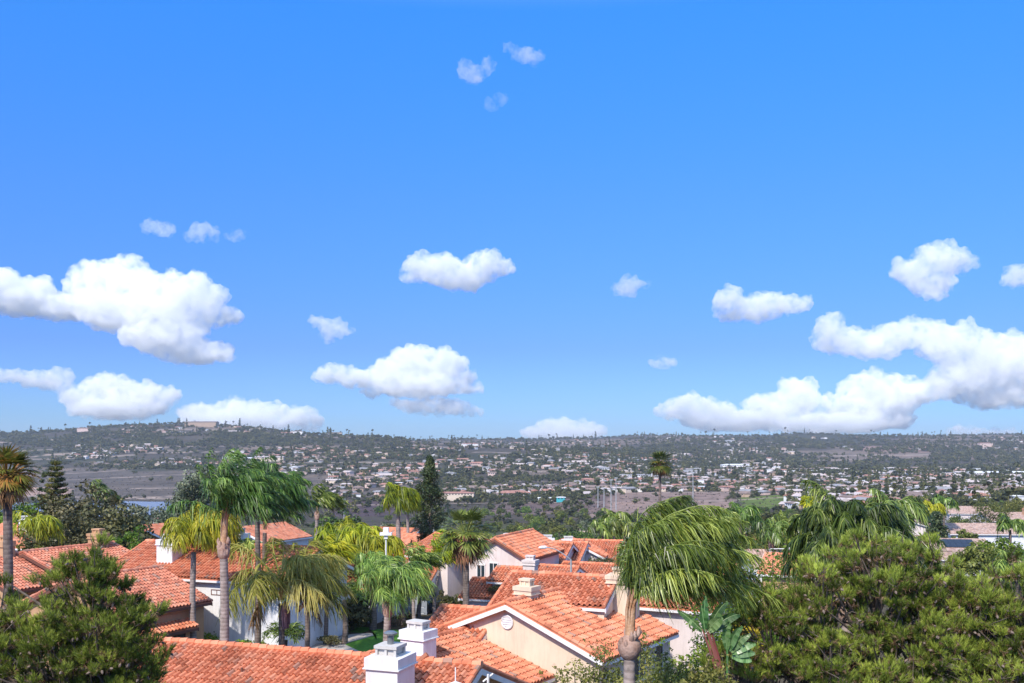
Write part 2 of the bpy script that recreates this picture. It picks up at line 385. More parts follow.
def sheet(name, poly, z, mat, thick=0):
    mb = MB(); c = np.mean(poly, 0); n = len(poly)
    V = [[x, y, z] for x, y in poly]+[[c[0], c[1], z]]
    mb.add(V, [[q, (q+1) % n, n, n] for q in range(n)])
    if thick:
        B = [[x, y, z] for x, y in poly]+[[x, y, z-thick] for x, y in poly]
        mb.add(B, [[q, q+n, (q+1) % n+n, (q+1) % n] for q in range(n)])
    return tag(mb.obj(name, mat), kind='structure')
# ------------------------------------------------------------------ buildings
def tile_sheet(mb, O, ua, va, L, D, tw=.30, tc=.45, seg=6, rng=RNG, mi=0):
    """corrugated courses of clay tiles from the ridge point O, along ua, down va"""
    nrm = np.cross(ua, va); nrm = nrm if nrm[2] > 0 else -nrm
    nu = max(1, round(L/tw)); nc = max(1, round(D/tc)); tw = L/nu; tc = D/nc
    if seg == 6: S = np.array([0, .12, .3, .48, .6, .8]); H = np.array([0, .075, .11, .075, 0, -.02])
    else: S = np.array([0, .15, .45, .6]); H = np.array([0, .10, .10, 0])
    ns = len(S)
    sx = (np.arange(nu)[:, None]+S[None]).ravel(); hx = np.tile(H, nu)
    sx = np.append(sx, nu); hx = np.append(hx, 0.)
    jit = rng.normal(0, .006, (nc, nu)); jit = np.repeat(jit, ns, 1); jit = np.hstack([jit, jit[:, -1:]])
    slip = rng.normal(0, .012, (nc, nu)); slip = np.repeat(slip, ns, 1); slip = np.hstack([slip, slip[:, -1:]])
    rows_v = []; rows_h = []; rows_t = []
    for j in range(nc):
        rows_v += [np.full(len(sx), j*tc), (j+1)*tc+.02+slip[j]]; rows_h += [hx+jit[j]-.005, hx*1.1+.052+jit[j]]; rows_t += [j+.02, j+.98]
    vv = np.array(rows_v); hh = np.array(rows_h)
    pts = O+sx[None, :, None]*tw*ua+vv[:, :, None]*va+hh[:, :, None]*nrm
    n, m = vv.shape
    i = np.arange(n-1)[:, None]*m; k = np.arange(m-1)[None]
    f = np.stack([i+k, i+m+k, i+m+k+1, i+k+1], -1).reshape(-1, 4)
    ucoord = np.broadcast_to(np.clip(sx, .01, nu-.01)[None], (n, m))+.001
    vc = np.broadcast_to(np.array(rows_t)[:, None], (n, m))
    off = rng.integers(0, 400)
    mb.add(pts.reshape(-1, 3), f, mi, uv=np.stack([ucoord.ravel()+off, vc.ravel()+off*.0], 1))

def cap_row(mb, a, b, r=.13, step=.42, seg=8, mi=0, up=0.02, rng=RNG):
    a = np.asarray(a, float); b = np.asarray(b, float); L = np.linalg.norm(b-a); n = max(1, round(L/step)); d = (b-a)/L
    for k in range(n):
        p = a+d*(k*L/n); q = a+d*((k+1)*L/n+.05)
        j = np.array([0, 0, up+rng.normal(0, .006)])
        th = seg
        before = mb.n
        mb.tube([p+j, q+j+[0, 0, .02]], [r*.88, r*1.05], th, mi)
        uvv = np.full((mb.n-before, 2), 0.); uvv[:, 0] = rng.integers(0, 900)+.5; uvv[:, 1] = .5
        c = 0
        for t in range(len(mb.uv)-3, len(mb.uv)):
            mb.uv[t] = uvv[c:c+len(mb.uv[t])]; c += len(mb.uv[t])

def wing(h, p1, p2, zr, pitch, wl, wr, zg=0., wall='cream_stucco', tile='tile', trim='trim', og=(.35, .35), oe=.45, seg=6, walls=True, caps=True, flat=False, base=1.0):
    p1 = np.array([*p1[:2], zr], float); p2 = np.array([*p2[:2], zr], float)
    org = np.array(h.location); L = np.linalg.norm(p2-p1); u = (p2-p1)/L; v = np.array([u[1], -u[0], 0.])
    cp = 1/math.sqrt(1+pitch*pitch); sp = pitch*cp
    roof = MB(); tr = MB()
    for sgn, w in ((1, wr), (-1, wl)):
        if w <= 0: continue
        va = v*sgn*cp+np.array([0, 0, -sp]); O = p1-u*og[0]; LL = L+og[0]+og[1]; D = (w+oe)/cp
        nrm = np.cross(u, va); nrm = nrm if nrm[2] > 0 else -nrm
        if flat:
            nu = LL/.3; nc = D/.4; o2 = RNG.integers(0, 500)
            roof.add([O, O+u*LL, O+u*LL+va*D, O+va*D], [[0, 1, 2, 3]], 0, uv=[[o2, 0], [o2+nu, 0], [o2+nu, nc], [o2, nc]])
        else:
            tile_sheet(roof, O, u, va, LL, D, seg=seg)
        # deck
        q = [O, O+u*LL, O+u*LL+va*D, O+va*D]
        up = [x-nrm*.03 for x in q]; dn = [x-nrm*.15 for x in q]
        roof.add(up+dn, [[0, 1, 2, 3], [7, 6, 5, 4], [0, 4, 5, 1], [1, 5, 6, 2], [2, 6, 7, 3], [3, 7, 4, 0]], 0, uv=np.full((8, 2), 3.5))
        # rake and eave boards
        for e, on in ((O, og[0]), (O+u*LL, og[1])):
            if on <= 0: continue
            s = -1 if e is O else 1
            a = e+u*s*.012-np.array([0, 0, .10]); b = a+va*D
            hgt = np.array([0, 0, -.24]); th = u*s*.05
            tr.add([a, b, b+hgt, a+hgt, a+th, b+th, b+hgt+th, a+hgt+th], [[0, 1, 2, 3], [7, 6, 5, 4], [0, 4, 5, 1], [1, 5, 6, 2], [2, 6, 7, 3], [3, 7, 4, 0]])
            if caps and not flat: cap_row(roof, e+nrm*.03-u*s*.05, e+nrm*.03-u*s*.05+va*D, .11)
        a = O+va*(D-.05)-np.array([0, 0, .13]); b = a+u*LL; o = v*sgn*.05; hgt = np.array([0, 0, -.16])
        tr.add([a, b, b+hgt, a+hgt, a+o, b+o, b+hgt+o, a+hgt+o], [[0, 1, 2, 3], [7, 6, 5, 4], [0, 4, 5, 1], [1, 5, 6, 2], [2, 6, 7, 3], [3, 7, 4, 0]])
    if caps and not flat: cap_row(roof, p1-u*og[0]+[0, 0, .05], p2+u*og[1]+[0, 0, .05], .15)
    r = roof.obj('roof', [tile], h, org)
    tr.obj('fascia', [trim], h, org)
    if walls:
        wm = MB(); zb = zg-base
        def prof(p):
            return [p-v*wl+[0, 0, zb-zr], p+v*wr+[0, 0, zb-zr], p+v*wr+[0, 0, -pitch*wr-.14], p+[0, 0, -.14], p-v*wl+[0, 0, -pitch*wl-.14]]
        A = prof(p1); B = prof(p2)
        wm.add(A+B, [[0, 1, 2, 4], [2, 3, 4, 4], [6, 5, 9, 7], [9, 8, 7, 7], [1, 6, 7, 2], [5, 0, 4, 9], [2, 7, 8, 3], [3, 8, 9, 4]])
        wm.obj('wall', [wall], h, org)
    return dict(u=u, v=v, roof=r, p1=p1, p2=p2, L=L)

def frameT(c, n):
    """local (x along the wall, y out of the wall, z up) to world"""
    n = np.array([n[0], n[1], 0.]); n /= np.linalg.norm(n); t = np.array([-n[1], n[0], 0]); c = np.asarray(c, float)
    return lambda v: c+v[:, :1]*t+v[:, 1:2]*n+v[:, 2:3]*np.array([0, 0, 1.])
def window(h, c, n, w, hgt, pane='glass', bars=1, arched=False, frame='trim'):
    T = frameT(c, n); org = np.array(h.location); f = MB(); b = .07
    f.box(-w/2-b, -.05, -hgt/2-b, w/2+b, .06, -hgt/2, 0, T); f.box(-w/2-b, -.05, hgt/2, w/2+b, .06, hgt/2+b, 0, T)
    f.box(-w/2-b, -.05, -hgt/2, -w/2, .06, hgt/2, 0, T); f.box(w/2, -.05, -hgt/2, w/2+b, .06, hgt/2, 0, T)
    for k in range(bars):
        x = -w/2+(k+1)*w/(bars+1); f.box(x-.03, -.02, -hgt/2, x+.03, .05, hgt/2, 0, T)
    if arched:
        th = np.linspace(0, np.pi, 9); r = w/2+b
        f.tube(T(np.stack([np.cos(th)*r, np.full(9, .03), hgt/2+b+np.sin(th)*r*.8], 1)), .05, 5)
        v = T(np.vstack([np.stack([np.cos(th)*r, np.full(9, .02), hgt/2+b+np.sin(th)*r*.8], 1), [[0, .02, hgt/2+b]]]))
        f.add(v, [[k, k+1, 9, 9] for k in range(8)])
    fr = f.obj('window', [frame], h, org)
    p = MB(); p.box(-w/2, -.04, -hgt/2, w/2, .015, hgt/2, 0, T)
    q = p.obj('pane', [pane], None, org); q.parent = fr; q.location = (0, 0, 0)
def round_vent(h, c, n, r):
    T = frameT(c, n); m = MB(); th = np.linspace(0, 2*np.pi, 25)
    m.tube(T(np.stack([np.cos(th)*r, th*0+.03, np.sin(th)*r], 1)), .05, 6)
    m.add(T(np.vstack([np.stack([np.cos(th[:-1])*r, th[:-1]*0+.02, np.sin(th[:-1])*r], 1), [[0, .02, 0]]])), [[k, (k+1) % 24, 24, 24] for k in range(24)])
    for z in np.arange(-r+.1, r-.05, .12):
        w = math.sqrt(r*r-z*z)-.03; m.box(-w, .02, z, w, .06, z+.05, 0, T)
    m.obj('gable_vent', ['trim'], h, np.array(h.location))
def garage_door(h, c, n, w, hgt, mat='trim'):
    T = frameT(c, n); m = MB(); k = 4
    m.box(-w/2-.12, -.03, 0, -w/2, .05, hgt+.12, 0, T); m.box(w/2, -.03, 0, w/2+.12, .05, hgt+.12, 0, T); m.box(-w/2, -.03, hgt, w/2, .05, hgt+.12, 0, T)
    for i in range(k):
        m.box(-w/2, -.05, i*hgt/k+.02, w/2, .0, (i+1)*hgt/k-.02, 0, T)
        for j in range(8):
            x = -w/2+(j+.5)*w/8; m.box(x-w/20, 0, i*hgt/k+.1, x+w/20, .02, (i+1)*hgt/k-.1, 0, T)
    m.obj('garage_door', [mat], h, np.array(h.location))
def chimney(h, c, rz, sx, sy, z0, z1, mat='white_stucco', style='box', flue=False):
    """z1: top of the shaft; the cap stands on it"""
    org = np.array(h.location); ca, sa = math.cos(rz), math.sin(rz); c = np.array([c[0], c[1], 0.])
    T = lambda v: np.stack([c[0]+v[:, 0]*ca-v[:, 1]*sa, c[1]+v[:, 0]*sa+v[:, 1]*ca, v[:, 2]], 1)
    m = MB(); m.box(-sx/2, -sy/2, z0, sx/2, sy/2, z1-.42, 0, T); m.box(-sx/2-.05, -sy/2-.05, z1-.42, sx/2+.05, sy/2+.05, z1, 0, T)
    if style == 'step': m.box(-sx/2-.1, -sy/2-.1, z1-.2, sx/2+.1, sy/2+.1, z1+.02, 0, T)
    m.box(-sx/2-.1, -sy/2-.1, z1-.44, sx/2+.1, sy/2+.1, z1-.39, 0, T)
    ch = m.obj('chimney', [mat], h, org)
    k = MB(); bx, by = sx*.33, sy*.28
    k.box(-bx, -by, z1, bx, by, z1+.06, 0, T)
    for x, y in ((-bx+.05, -by+.05), (bx-.05, -by+.05), (bx-.05, by-.05), (-bx+.05, by-.05), (0, -by+.05), (0, by-.05)): k.box(x-.05, y-.05, z1+.06, x+.05, y+.05, z1+.3, 0, T)
    k.box(-bx*.8, -by*.8, z1+.06, bx*.8, by*.8, z1+.3, 0, T)
    k.box(-bx-.04, -by-.04, z1+.3, bx+.04, by+.04, z1+.42, 0, T)
    o = k.obj('chimney_cap', ['cap_stucco' if 'white' in mat else mat], None, org); o.parent = ch; o.location = (0, 0, 0)
    if flue:
        f = MB(); q = T(np.array([[0, 0, 0.]]))[0]
        f.tube([q+[0, 0, z1+.4], q+[0, 0, z1+.78]], .13, 12); f.tube([q+[0, 0, z1+.76], q+[0, 0, z1+.80], q+[0, 0, z1+.86], q+[0, 0, z1+.92]], [.14, .26, .27, .17], 14)
        o = f.obj('flue', ['metal'], None, org); o.parent = ch; o.location = (0, 0, 0)
    return ch

def R2(deg):
    a = math.radians(deg); return np.array([math.cos(a), math.sin(a)])
def solar(h, O, u, va, nu, nv, w=1.0, l=1.65):
    nrm = np.cross(u, va); nrm = nrm if nrm[2] > 0 else -nrm
    for i in range(nu):
        for j in range(nv):
            a = O+u*(i*w)+va*(j*l)+nrm*.12; m = MB()
            q = [a, a+u*(w-.03), a+u*(w-.03)+va*(l-.03), a+va*(l-.03)]
            m.add(q+[x+nrm*.04 for x in q], [[0, 1, 2, 3], [4, 5, 6, 7], [0, 1, 5, 4], [1, 2, 6, 5], [2, 3, 7, 6], [3, 0, 4, 7]])
            m.obj('solar_panel', ['solar'], h, np.array(h.location))

def near_houses():
    GH = 'red tiled houses of the near neighbourhood'
    def H(label, p, z=0): return thing('house', (p[0], p[1], z), label, 'house', GH)
    U = np.array([.515, .857]); V = np.array([.857, -.515])
    # A : roof at the bottom edge
    h = H('long low clay tile roof with louvred flue chimney at the bottom edge', (-9, 42))
    a = np.array([-16.4, 46.0]); b = np.array([-1.6, 40.8])
    r = wing(h, a, b, 6.5, .36, 6, 6, wall='cream_stucco')
    chimney(h, (-4.75, 39.1), math.radians(-19.5), 1.35, 1.55, 3.5, 7.3, 'white_stucco', flue=True)
    dk = MB(); q = np.array([-2.2, 38.9, 6.0])   # white roof vent hood
    dk.tube([q-[0, 0, .5], q+[0, 0, .12]], .1, 8); dk.tube([q+[0, 0, .1], q+[0, 0, .22], q+[0, 0, .3]], [.28, .26, .05], 10)
    dk.tube([q+[0, 0, .3], q+[0, 0, .85]], .025, 5); dk.obj('roof_vent', ['trim'], h, np.array(h.location))
    dk = MB(); q = np.array([-.95, 39.7, 5.9]); dk.tube([q-[0, 0, .3], q+[0, 0, .5]], .05, 6); dk.tube([q+[-.2, 0, .2], q+[.2, .1, .5]], .04, 6)
    dk.obj('roof_vent', ['trim'], h, np.array(h.location))
    dk = MB(); q = np.array([-11.4, 42.2, 5.75]); dk.tube([q-[0, 0, .3], q+[0, 0, .35]], .05, 6); dk.obj('vent_pipe', ['trim_brown'], h, np.array(h.location))
    dk = MB(); q = np.array([-4.0, 41.5, 6.3]); dk.tube([q+[0, 0, .1], q+[.5, 0, .5]], .13, 7); dk.obj('ridge_tile', ['tile'], h, np.array(h.location))
    # B : cream gable with round vent
    h = H('cream gabled house with a round white gable vent and four tiled roof planes', (0, 55))
    ap = np.array([-.15, 52.5]); ux = np.array([.545, .838]); vx = np.array([.838, -.545])
    wing(h, ap, ap+ux*8.6, 7.25, .40, 4.9, 5.3, wall='cream_stucco', og=(.35, 0), oe=.55)
    round_vent(h, np.array([*(ap-ux*.02-vx*.1), 6.2]), -ux, .34)
    # upper cross wing behind
    c1 = np.array([.3, 59.2]); c2 = np.array([6.0, 57.0])
    cm = c1+(c2-c1)*.56
    wing(h, c1, cm, 7.9, .40, 4.6, 3.9, wall='cream_stucco', oe=.3, og=(.35, 0))
    wing(h, cm, c2, 7.89, .40, 4.4, 2.75, wall='cream_stucco', oe=.2, og=(0, .1))
    # low wing further left
    wing(h, (-3.7, 56.3), (-1.0, 55.2), 6.35, .42, 2.0, 3.4, wall='cream_stucco', oe=.4)
    # front wing W3
    w1 = np.array([-2.55, 53.8]); w3 = w1-ux*8.6
    wing(h, w3, w1, 5.55, .31, 3.2, 5.3, wall='cream_stucco', og=(.35, 0), oe=.35)
    chimney(h, (-4.55, 48.6), math.radians(-30), 1.35, 1.1, 4.0, 6.55, 'white_stucco')
    chimney(h, (.80, 54.2), math.radians(-33), 1.0, .8, 5.6, 7.85, 'cream_stucco', 'step')
    chimney(h, (6.3, 56.6), math.radians(-20), 1.6, 1.2, 5.0, 8.15, 'cream_stucco', 'step')
    # right bay under the eave
    e0 = ap+vx*5.3
    window(h, np.array([*(e0+vx*.03+ux*4.5), 3.7]), vx, 1.3, 1.5, bars=1)
    window(h, np.array([*(e0+vx*.03+ux*7.0), 3.7]), vx, .9, 1.5, bars=0)
    # C : white house behind the big palm
    h = H('white two storey house half hidden behind the big windblown palm', (11, 66))
    ca = np.array([8.5, 68.2]); cb = np.array([14.4, 65.2])
    wing(h, ca, cb, 7.55, .38, 4.5, 5, wall='pink_stucco', seg=4)
    n = np.array([-.455, -.89]); window(h, np.array([12.05, 61.2-.02, 3.9]), n, 1.5, 2.2, 'blind', bars=0)
    # D : white two storey wall, mid left
    h = H('white two storey house with two square white chimneys behind the tall palms', (-24, 80))
    da = np.array([-30.2, 83.3]); db = np.array([-15.2, 77.8]); n = np.array([-.344, -.939])
    wing(h, da, db, 7.45, .38, 4.7, 4.8, wall='white_stucco', seg=4)
    chimney(h, (-27.1, 79.2), math.radians(-20), 1.5, 1.3, 5.5, 8.05, 'white_stucco')
    chimney(h, (-22.4, 81.6), math.radians(-20), 1.5, 1.2, 6.0, 8.3, 'white_stucco')
    window(h, np.array([-22.2, 75.30, 4.4]), n, .9, .3, bars=1, frame='trim_brown')
    # D2 : garage block right of it
    h = H('white garage block with pale panelled door beside the driveway', (-15, 78))
    wing(h, (-20.6, 81.0), (-15.0, 79.1), 4.7, .40, 3.5, 3.7, wall='white_stucco', seg=4)
    nn = np.array([-.33, -.944]); cgar = np.array([-18.2, 76.46, 0])
    garage_door(h, cgar, nn, 3.6, 2.2)
    window(h, np.array([-20.9, 77.35, 2.6]), nn, .8, .5, bars=2)
    # D3 : white gable behind
    h = H('white gable with dark brown verge boards behind the garage block', (-15, 95))
    wing(h, (-16.4, 92.5), (-13.4, 98.2), 4.9, .55, 3, 3.4, zg=-.4, wall='white_stucco', trim='trim_brown', seg=4)
    wing(h, (-14.4, 91.2), (-10.7, 90.0), 3.9, .40, 3, 3.4, zg=-.4, wall='white_stucco', trim='trim_brown', seg=4)
    # D4
    h = H('long clay tile roof between the young palms above the lawn', (-13, 103))
    wing(h, (-17, 106), (-9.0, 103), 3.9, .36, 4, 4.5, zg=-.8, wall='white_stucco', seg=4)
    # garage with grey door
    h = H('small white garage with hipped red roof beside the parked silver car', (-9.5, 97))
    wing(h, (-13.4, 96.6), (-7.4, 95.2), 3.7, .42, 3.0, 3.2, zg=-.6, wall='white_stucco', seg=4)
    garage_door(h, np.array([-9.3, 92.35, -.6]), np.array([-.23, -.973]), 2.8, 2.3, 'blind')
    # E : tan house at left
    h = H('tan stucco house with stepped brown-red roofs behind the left pine', (-33, 80))
    wing(h, (-38.7, 79.8), (-34.8, 86.6), 6.95, .30, 5.0, 6.4, wall='tan_stucco', tile='tile_weathered', trim='trim_brown', seg=4)
    round_vent(h, np.array([*(np.array([-38.5, 79.8])-U*.03), 6.2]), -U, .3)
    wing(h, (-41.6, 77.0), (-38.4, 82.2), 6.75, .38, 5.0, 5.0, wall='tan_stucco', tile='tile_weathered', trim='trim_brown', seg=4)
    wing(h, np.array([-26.3, 74])-U*7, (-26.3, 74.0), 6.4, .38, 5, 5, wall='tan_stucco', tile='tile_weathered', trim='trim_brown', seg=4)
    wing(h, np.array([-24.9, 71.1])-U*5, (-24.9, 71.1), 4.2, .40, 2.8, 2.9, wall='tan_stucco', tile='tile', trim='trim_brown', seg=4)
    wing(h, (-32.5, 81.5), (-29.9, 80.2), 5.15, .36, 2, 2, wall='tan_stucco', tile='tile_weathered', trim='trim_brown', seg=4)
    chimney(h, (-35.3, 85.3), math.radians(-25), 1.3, 1.0, 5.5, 7.95, 'tan_stucco', 'step')
    chimney(h, (-40.3, 79.3), math.radians(-25), 1.2, 1.1, 5.0, 7.9, 'tan_stucco')
    e = np.array([-24.9, 71.1])+V*2.93
    window(h, np.array([*(e-U*1.2), 1.9]), V, 1.4, 1.1, bars=1, frame='trim_brown'); window(h, np.array([*(e-U*3.2), 1.9]), V, .8, 1.1, bars=0, frame='trim_brown')
    # G : rose white house
    h = H('rose white house with arched gable window and wide front roof', (-3, 98), -1)
    wing(h, (-7.6, 101.4), (-3.6, 98.6), 6.5, .34, 4.4, 4.4, zg=-1, wall='pink_stucco', seg=4)
    wing(h, (-1.5, 94.6), (2.0, 103.0), 6.7, .55, 3.0, 3.0, zg=-1, wall='pink_stucco', trim='trim_brown', seg=4)
    nn = -unit(np.array([3.5, 8.4])); pg = np.array([-1.5, 94.6]); vv = np.array([-nn[1], nn[0]])
    g0 = np.array([-1.5, 94.6])+nn*.03; rt = np.array([.923, -.385])
    window(h, np.array([*(g0-rt*1.55), 3.4]), nn, .75, 1.3, bars=1, arched=True)
    window(h, np.array([*(g0-rt*.25), 3.7]), nn, .8, 1.2, bars=1)
    wing(h, (-3.4, 93.4), (1.2, 91.9), 3.0, .36, 1.2, 3.0, zg=-1, wall='pink_stucco', seg=4)
    garage_door(h, np.array([-2.7, 90.2, -1]), np.array([-.31, -.95]), 2.4, 2.2, 'trim_brown')
    wing(h, (-1.2, 109.5), (6.2, 107.2), 4.9, .36, 4.5, 6.2, zg=-1.5, wall='pink_stucco', seg=4)
    wing(h, (-1.1, 92.3), (1.4, 91.3), 4.2, .42, 1.8, 1.8, zg=-1, wall='pink_stucco', seg=4)
    chimney(h, (-.4, 108.6), math.radians(-20), 1.3, 1.1, 3.0, 5.5, 'pink_stucco', 'step')
    chimney(h, (1.65, 89.6), math.radians(-20), 1.1, 1.0, 1.0, 5.2, 'pink_stucco', 'step')
    # H group: red roofs right of it
    h = H('broad red roof with low white gable beyond the curved street lamp', (6, 112), -1.8)
    wing(h, (-.5, 113.6), (8.1, 111.2), 4.6, .36, 4.5, 4.5, zg=-1.8, wall='pink_stucco', seg=4)
    wing(h, (7.6, 111.4), (8.2, 114.5), 4.5, .5, 2.4, 2.4, zg=-1.8, wall='pink_stucco', seg=4)
    h = H('red roof running behind the white gable and the big palm', (12, 116), -2)
    wing(h, (7.5, 117.5), (15.8, 115.2), 4.3, .36, 4.5, 5, zg=-2, wall='pink_stucco', seg=4)
    h = H('low red roof in shade beyond the cross ridge of the cream house', (7, 95), -1)
    wing(h, (5.5, 101), (11.5, 98.6), 3.6, .34, 3.5, 4.6, zg=-1, wall='pink_stucco', seg=4)
    h = H('red gable roof beside the square white chimney of the rose white house', (3, 93), -1)
    wing(h, (2.3, 95.5), (6.0, 93.8), 4.0, .38, 2.5, 3.2, zg=-1, wall='pink_stucco', seg=4)
    h = H('far red roof topped by two wide white chimneys', (5, 126), -2.5)
    wing(h, (1, 128), (9, 126), 3.4, .36, 4, 4, zg=-2.5, wall='white_stucco', flat=True, tile='tile_flat')
    chimney(h, (4.4, 124.5), 0, 1.7, 1.0, 1.5, 3.9, 'white_stucco'); chimney(h, (7.0, 124.3), 0, 1.6, 1.0, 1.5, 3.75, 'white_stucco')
    h = H('small orange house behind the two wide white chimneys', (8, 150), -3)
    wing(h, (7.2, 149), (9, 154), 1.5, .5, 2.6, 2.8, zg=-3, wall='cream_stucco', flat=True, tile='tile_flat')
    # red roofs farther out, left to right
    for (px, py, Y, L, zr, hw, mat, rot, lab, ch) in [
        (100, 528, 118, 13, 0, 4.5, 'tan_stucco', -20, 'clay roofed house in the trees left of the dark oak', 0),
        (150, 524, 135, 8, 0, 4.0, 'white_stucco', 60, 'pale gabled house with orange roof just below the lake', 0),
        (33, 524, 110, 9, 0, 4.5, 'pink_stucco', -25, 'orange roofed house with white chimney behind the left fan palm', 1),
        (262, 524, 130, 9, 0, 4.0, 'white_stucco', 65, 'red gable showing between the dark windblown palms', 0),
        (393, 527, 128, 7, 0, 4.0, 'pink_stucco', -20, 'red roof behind the thin yellow palm trunk', 0),
        (440, 534, 118, 9, 0, 4, 'pink_stucco', -20, 'red roof at the foot of the tall dark cypress', 1),
        (754, 533, 150, 6, 0, 3.5, 'pink_stucco', 55, 'pale pink house with a tall slim chimney beyond the big palm', 2),
        (776, 549, 92, 5, 0, 3.0, 'white_stucco', 0, 'white boundary building behind the orange stalked palm', 0),
        (793, 553, 84, 4.0, 0, 3.0, 'tan_stucco', -25, 'small red roof corner between the two windblown palms', 0),
    ]:
        c = P(px, py, Y); g = gz(c[0], c[1]); d = R2(rot)*L/2
        h = H(lab, c, g)
        wing(h, c[:2]-d, c[:2]+d, c[2], .4, hw, hw, zg=g, wall=mat, flat=True, tile='tile_brown' if mat == 'white_stucco' and px > 700 else 'tile_flat', base=2)
        if ch == 1: chimney(h, c[:2]+[0, -1.5], .2, 1.3, 1.1, c[2]-1.5, c[2]+.6, 'white_stucco')
        if ch == 2: chimney(h, c[:2]+[-1.4, -1], .2, 1.0, .9, c[2]-3, c[2]+2.6, 'pink_stucco')
    # brown roofed houses at the right
    for (px, py, Y, L, hw, rot, wall, lab, sol) in [
        (990, 523, 205, 19, 5, -4, 'white_stucco', 'long low house with a wide brown roof above the right pine', 0),
        (912, 519, 215, 10, 6, 68, 'pink_stucco', 'brown gabled house left of the long low brown roof', 0),
        (903, 535, 175, 7, 4, -3, 'grey_stucco', 'small grey walled house beside the dark cone shaped conifer', 0),
        (945, 538, 168, 12, 5, -8, 'pink_stucco', 'brown roofed house with dark solar panels above the pines', 1),
        (960, 548, 145, 8, 4, 10, 'pink_stucco', 'pink stucco house with pale roof just above the pine tops', 0),
        (1022, 549, 150, 6, 4, -8, 'pink_stucco', 'house with solar panels at the right edge above the pines', 1),
        (905, 548, 140, 8, 3, -3, 'cream_stucco', 'low cream wall and flat roof with a white roof hood', 2),
        (965, 506, 330, 14, 6, -5, 'pink_stucco', 'wide terracotta house beyond the long brown roof', 0),
        (1006, 512, 290, 15, 6, 5, 'pink_stucco', 'rust roofed house with a brick chimney near the right edge', 0),
    ]:
        c = P(px, py, Y); g = min(gz(c[0], c[1]), c[2]-4.2); d = R2(rot)*L/2
        h = H(lab, c, g)
        r = wing(h, c[:2]-d, c[:2]+d, c[2], .32, hw, hw, zg=g, wall=wall, flat=True, tile='tile_brown', base=3)
        nn = r['v']; e = c[:2]+nn[:2]*(hw+.02)
        for k in (-.3, .05, .3):
            window(h, np.array([*(e+R2(rot)*L*k), c[2]-.32*hw-1.5]), nn, 1.5, 1.1, bars=1)
        if sol == 1:
            sp = 1/math.sqrt(1+.32**2); va = np.array([nn[0]*sp, nn[1]*sp, -.32*sp])
            solar(h, np.array([*(c[:2]-R2(rot)*1.0), c[2]])+va*.8, r['u'], va, 5, 2)
        if sol == 2: chimney(h, c[:2]+[.2, -1.5], 0, 1.0, .9, c[2]-1.5, c[2]+.4, 'white_stucco')
        if 'brick' in lab: chimney(h, c[:2]+[5, -1.5], 0, 1.6, 1.2, c[2]-1.5, c[2]+1.2, 'tan_stucco')

WALLC = [('white', (.74, .72, .70)), ('cream', (.66, .54, .42)), ('pink', (.62, .46, .40)), ('tan', (.42, .30, .22))]
ROOFC = [('red tile', (.36, .18, .14)), ('brown', (.22, .16, .14)), ('grey', (.27, .26, .27)), ('pale', (.50, .42, .40)), ('white', (.74, .74, .76))]
for n_, c_ in WALLC: M['farwall_'+n_] = mat_plain('far_'+n_+'_wall', c_, .9, .12, .25)
for n_, c_ in ROOFC: M['farroof_'+n_] = mat_plain('far_'+n_+'_roof', c_, .85, .25, .3)
M['farwin'] = mat_plain('far_window', (.05, .06, .07), .2, .2, 1)

def house_mesh(w, l, hw, pitch, rng, ell):
    """wall and roof buffers of one small house about its own base"""
    wm = MB(); rm = MB()
    def box_gable(cx, cy, L, W, h, p, rot90=False):
        T = (lambda v: np.stack([cx-v[:, 1], cy+v[:, 0], v[:, 2]], 1)) if rot90 else (lambda v: v+np.array([cx, cy, 0]))
        zr = h+p*W/2; x, y = L/2, W/2
        v = np.array([[-x, -y, -3], [x, -y, -3], [x, y, -3], [-x, y, -3], [-x, -y, h], [x, -y, h], [x, y, h], [-x, y, h], [-x, 0, zr-.1], [x, 0, zr-.1]], float)
        wm.add(T(v), [[0, 1, 5, 4], [2, 3, 7, 6], [1, 2, 6, 5], [3, 0, 4, 7], [5, 6, 9, 9], [7, 4, 8, 8]])
        o = .5; X = x+o; Yy = y+o; ze = h-p*o; hip = p*W*.0
        k = rng.choice([0, W*.45]) ; k = min(k, L*.4)
        v = np.array([[-X, -Yy, ze], [X, -Yy, ze], [X, Yy, ze], [-X, Yy, ze], [-X+k, 0, zr], [X-k, 0, zr]], float)
        rm.add(T(v), [[0, 1, 5, 4], [2, 3, 4, 5], [1, 2, 5, 5], [3, 0, 4, 4]])
        v2 = v-np.array([0, 0, .25]); rm.add(T(np.vstack([v[:4], v2[:4]])), [[0, 4, 5, 1], [1, 5, 6, 2], [2, 6, 7, 3], [3, 7, 4, 0], [4, 7, 6, 5]])
        for s in (-1, 1):
            for q in np.arange(-x+1.5, x-1, 3.2):
                a = T(np.array([[q, s*(y+.04), h-1.9], [q+1.3, s*(y+.04), h-1.9], [q+1.3, s*(y+.04), h-.7], [q, s*(y+.04), h-.7]]))
                wm.add(a, [[0, 1, 2, 3]], 1)
    box_gable(0, 0, l, w, hw, pitch)
    if ell: box_gable(l*.22, -w*.45, w*.9, w*.65, hw*.92, pitch, True)
    return wm, rm
